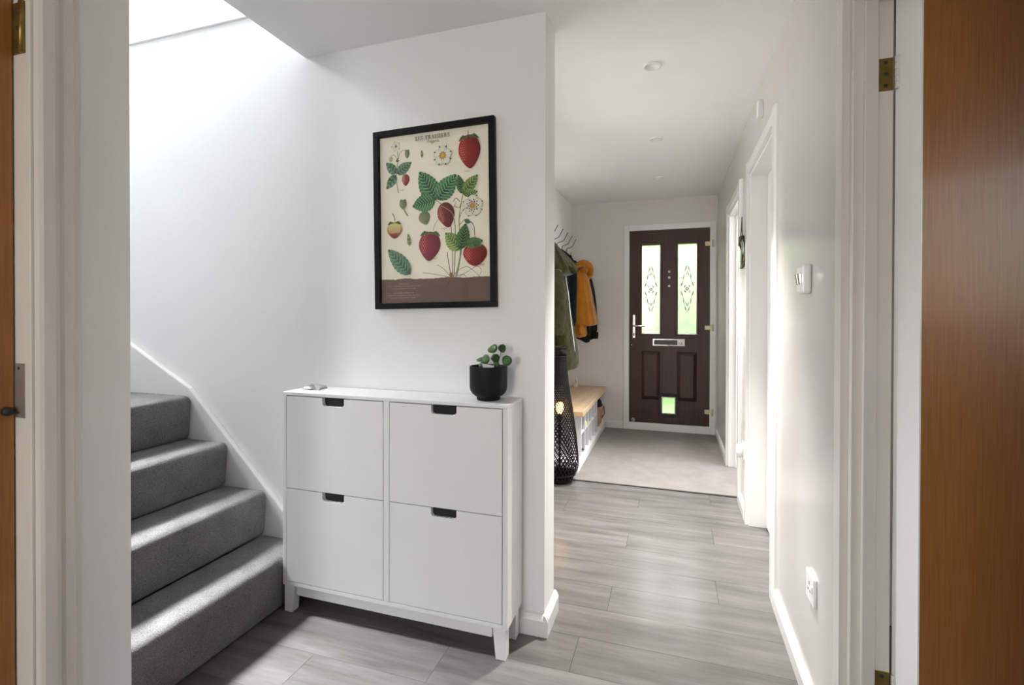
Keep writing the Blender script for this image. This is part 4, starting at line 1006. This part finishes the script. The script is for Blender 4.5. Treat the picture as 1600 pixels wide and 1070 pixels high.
def shoe(loc, rz, label, group):
    t = empty('shoe', loc, rz, label, 'shoe', group); t.scale = (1, .86, 1)
    v = []; fs = []; st_ = [(0,.030,.075,.012),(.03,.036,.085,.010),(.08,.034,.075,.010),(.13,.038,.058,.010),(.18,.042,.045,.010),(.225,.036,.036,.010),(.255,.014,.022,.012)]
    n = 12
    for x, wd, h, z0 in st_:
        for k in range(n): a = 2*PI*k/n; v.append((x, wd*math.cos(a), z0+(h-z0)*(.5+.5*math.sin(a))))
    for i in range(len(st_)-1):
        for k in range(n): j = (k+1) % n; fs.append((i*n+k, i*n+j, i*n+n+j, i*n+n+k))
    fs.append(tuple(range(n-1, -1, -1))); N = (len(st_)-1)*n; fs.append(tuple(range(N, N+n)))
    MB().add(v, fs, True).build('upper', 'shoe', t, sub=1)
    MB().prism([(0,-.026),(.07,-.030),(.17,-.040),(.23,-.030),(.252,0),(.23,.030),(.17,.040),(.07,.030),(0,.026),(-.006,0)], 2, 0, .014).build('sole', 'sole', t, bevel=.003)
    for q in range(3): MB().tube([(.10+.022*q,-.026,.066-.008*q),(.10+.022*q,0,.076-.008*q),(.10+.022*q,.026,.066-.008*q)], .0025, 6).build('lace', 'sole', t)
    return t
shoe((-.95, 3.951, .0802), 0, 'black shoe in the nearest lower cubby of bench, left one', None)
shoe((-.93, 4.026, .0802), 0, 'black shoe in the nearest lower cubby of bench, right one', None)
shoe((-.94, 4.337, .2542), R(0), 'black shoe in the third upper cubby of the bench', None)
t = empty('tennis_ball', (-.705, 4.135, .2542), 0, 'yellow-green tennis ball in an upper cubby of the bench', 'ball')
MB().sphere((0,0,.033), .033, .033, .033, 20, 14).build('felt', 'ball', t)
sm = [(.0334*math.cos(a)*math.cos(.45*math.sin(2*a)), .0334*math.sin(a)*math.cos(.45*math.sin(2*a)), .033+.0334*math.sin(.45*math.sin(2*a))) for a in [2*PI*k/40 for k in range(41)]]
MB().tube(sm, .0010, 5).build('seam', 'white_cloth', t)
t = empty('folded_gloves', (-.83, 4.512, .2542), 0, 'dark folded gloves in the fourth upper cubby of the bench', 'gloves')
loft([(0,0,0,.10,.055,.05),(.03,.01,0,.11,.06,.1),(.08,.03,.005,.10,.055,.14),(.115,.03,0,.06,.035,.1),(.122,.03,0,.02,.01,0)], 'glove', 'shoe', t, n=24, seed=41)
MB().tube([(.09,-.02,.02),(.125,-.01,.05),(.12,.01,.09)], [.014,.015,.010], 8).build('finger', 'shoe', t, sub=1)
t = empty('kraft_basket', (-.80, 5.04, .0902), 0, 'tan tapered basket under the far end of the bench', 'basket')
f = MB().hexa([(-.10,-.11,0),(.115,-.11,0),(.115,.11,0),(-.10,.11,0)], [(-.11,-.13,.185),(.140,-.13,.185),(.140,.13,.185),(-.11,.13,.185)]); f.build('body', 'kraft', t, bevel=.006)
MB().tube([(.141,.09,.17),(.150,.07,.10),(.128,.04,.06)], .005, 6).build('handle', 'leather', t)
t = empty('black_hat', (-.785, 5.04, .2755), 0, 'round black fluffy hat lying on the tan basket', 'hat')
MB().lathe([(.001,0),(.11,0),(.118,.02),(.112,.05),(.09,.085),(.05,.104),(.001,.110)], 28).build('crown', 'fuzz', t)
MB().lathe([(.112,.0),(.122,.006),(.123,.022),(.114,.03)], 28).build('brim_band', 'fuzz', t)
t = empty('white_canister', (-.965, 5.20, .440), 0, 'small white cylinder with black mark on the bench top', 'canister')
MB().lathe([(.001,0),(.021,0),(.023,.003),(.023,.092),(.021,.097),(.001,.098)], 28).build('body', 'plastic', t)
f = MB(); q = []
for k in range(9): a = R(-62+8)+0*k; u = R(-95+5*k); q.append((.0232*math.cos(u), .0232*math.sin(u), .062+.017*math.sin(k*PI/4.5)))
f.tube(q, .0016, 5); f.tube([(.0232*math.cos(R(-80)), .0232*math.sin(R(-80)), .075), (.0232*math.cos(R(-78)), .0232*math.sin(R(-78)), .045)], .0014, 5)
f.build('printed_mark', 'seal', t)

# ------------------------------------------------------------------ outdoors, seen through the panes
MB().box(-6, 6, YD+.12, 16, -.25, -.15).build('lawn', 'lawn', None); tag(bpy.data.objects['lawn'], 'green front lawn beyond the front door panes', 'lawn', kind='stuff')
g = random.Random(9); f = MB()
for k in range(46):
    x = -4.5+9*k/45; f.sphere((x, 11.2+g.uniform(-.3, .3), 1.95+g.uniform(-.05, .05)), .6*g.uniform(.8, 1.2), .5, 1.85*g.uniform(.9, 1.10), 10, 8)
o = f.build('hedge', 'hedge', None); tag(o, 'green garden hedge seen through the front door glass', 'hedge')
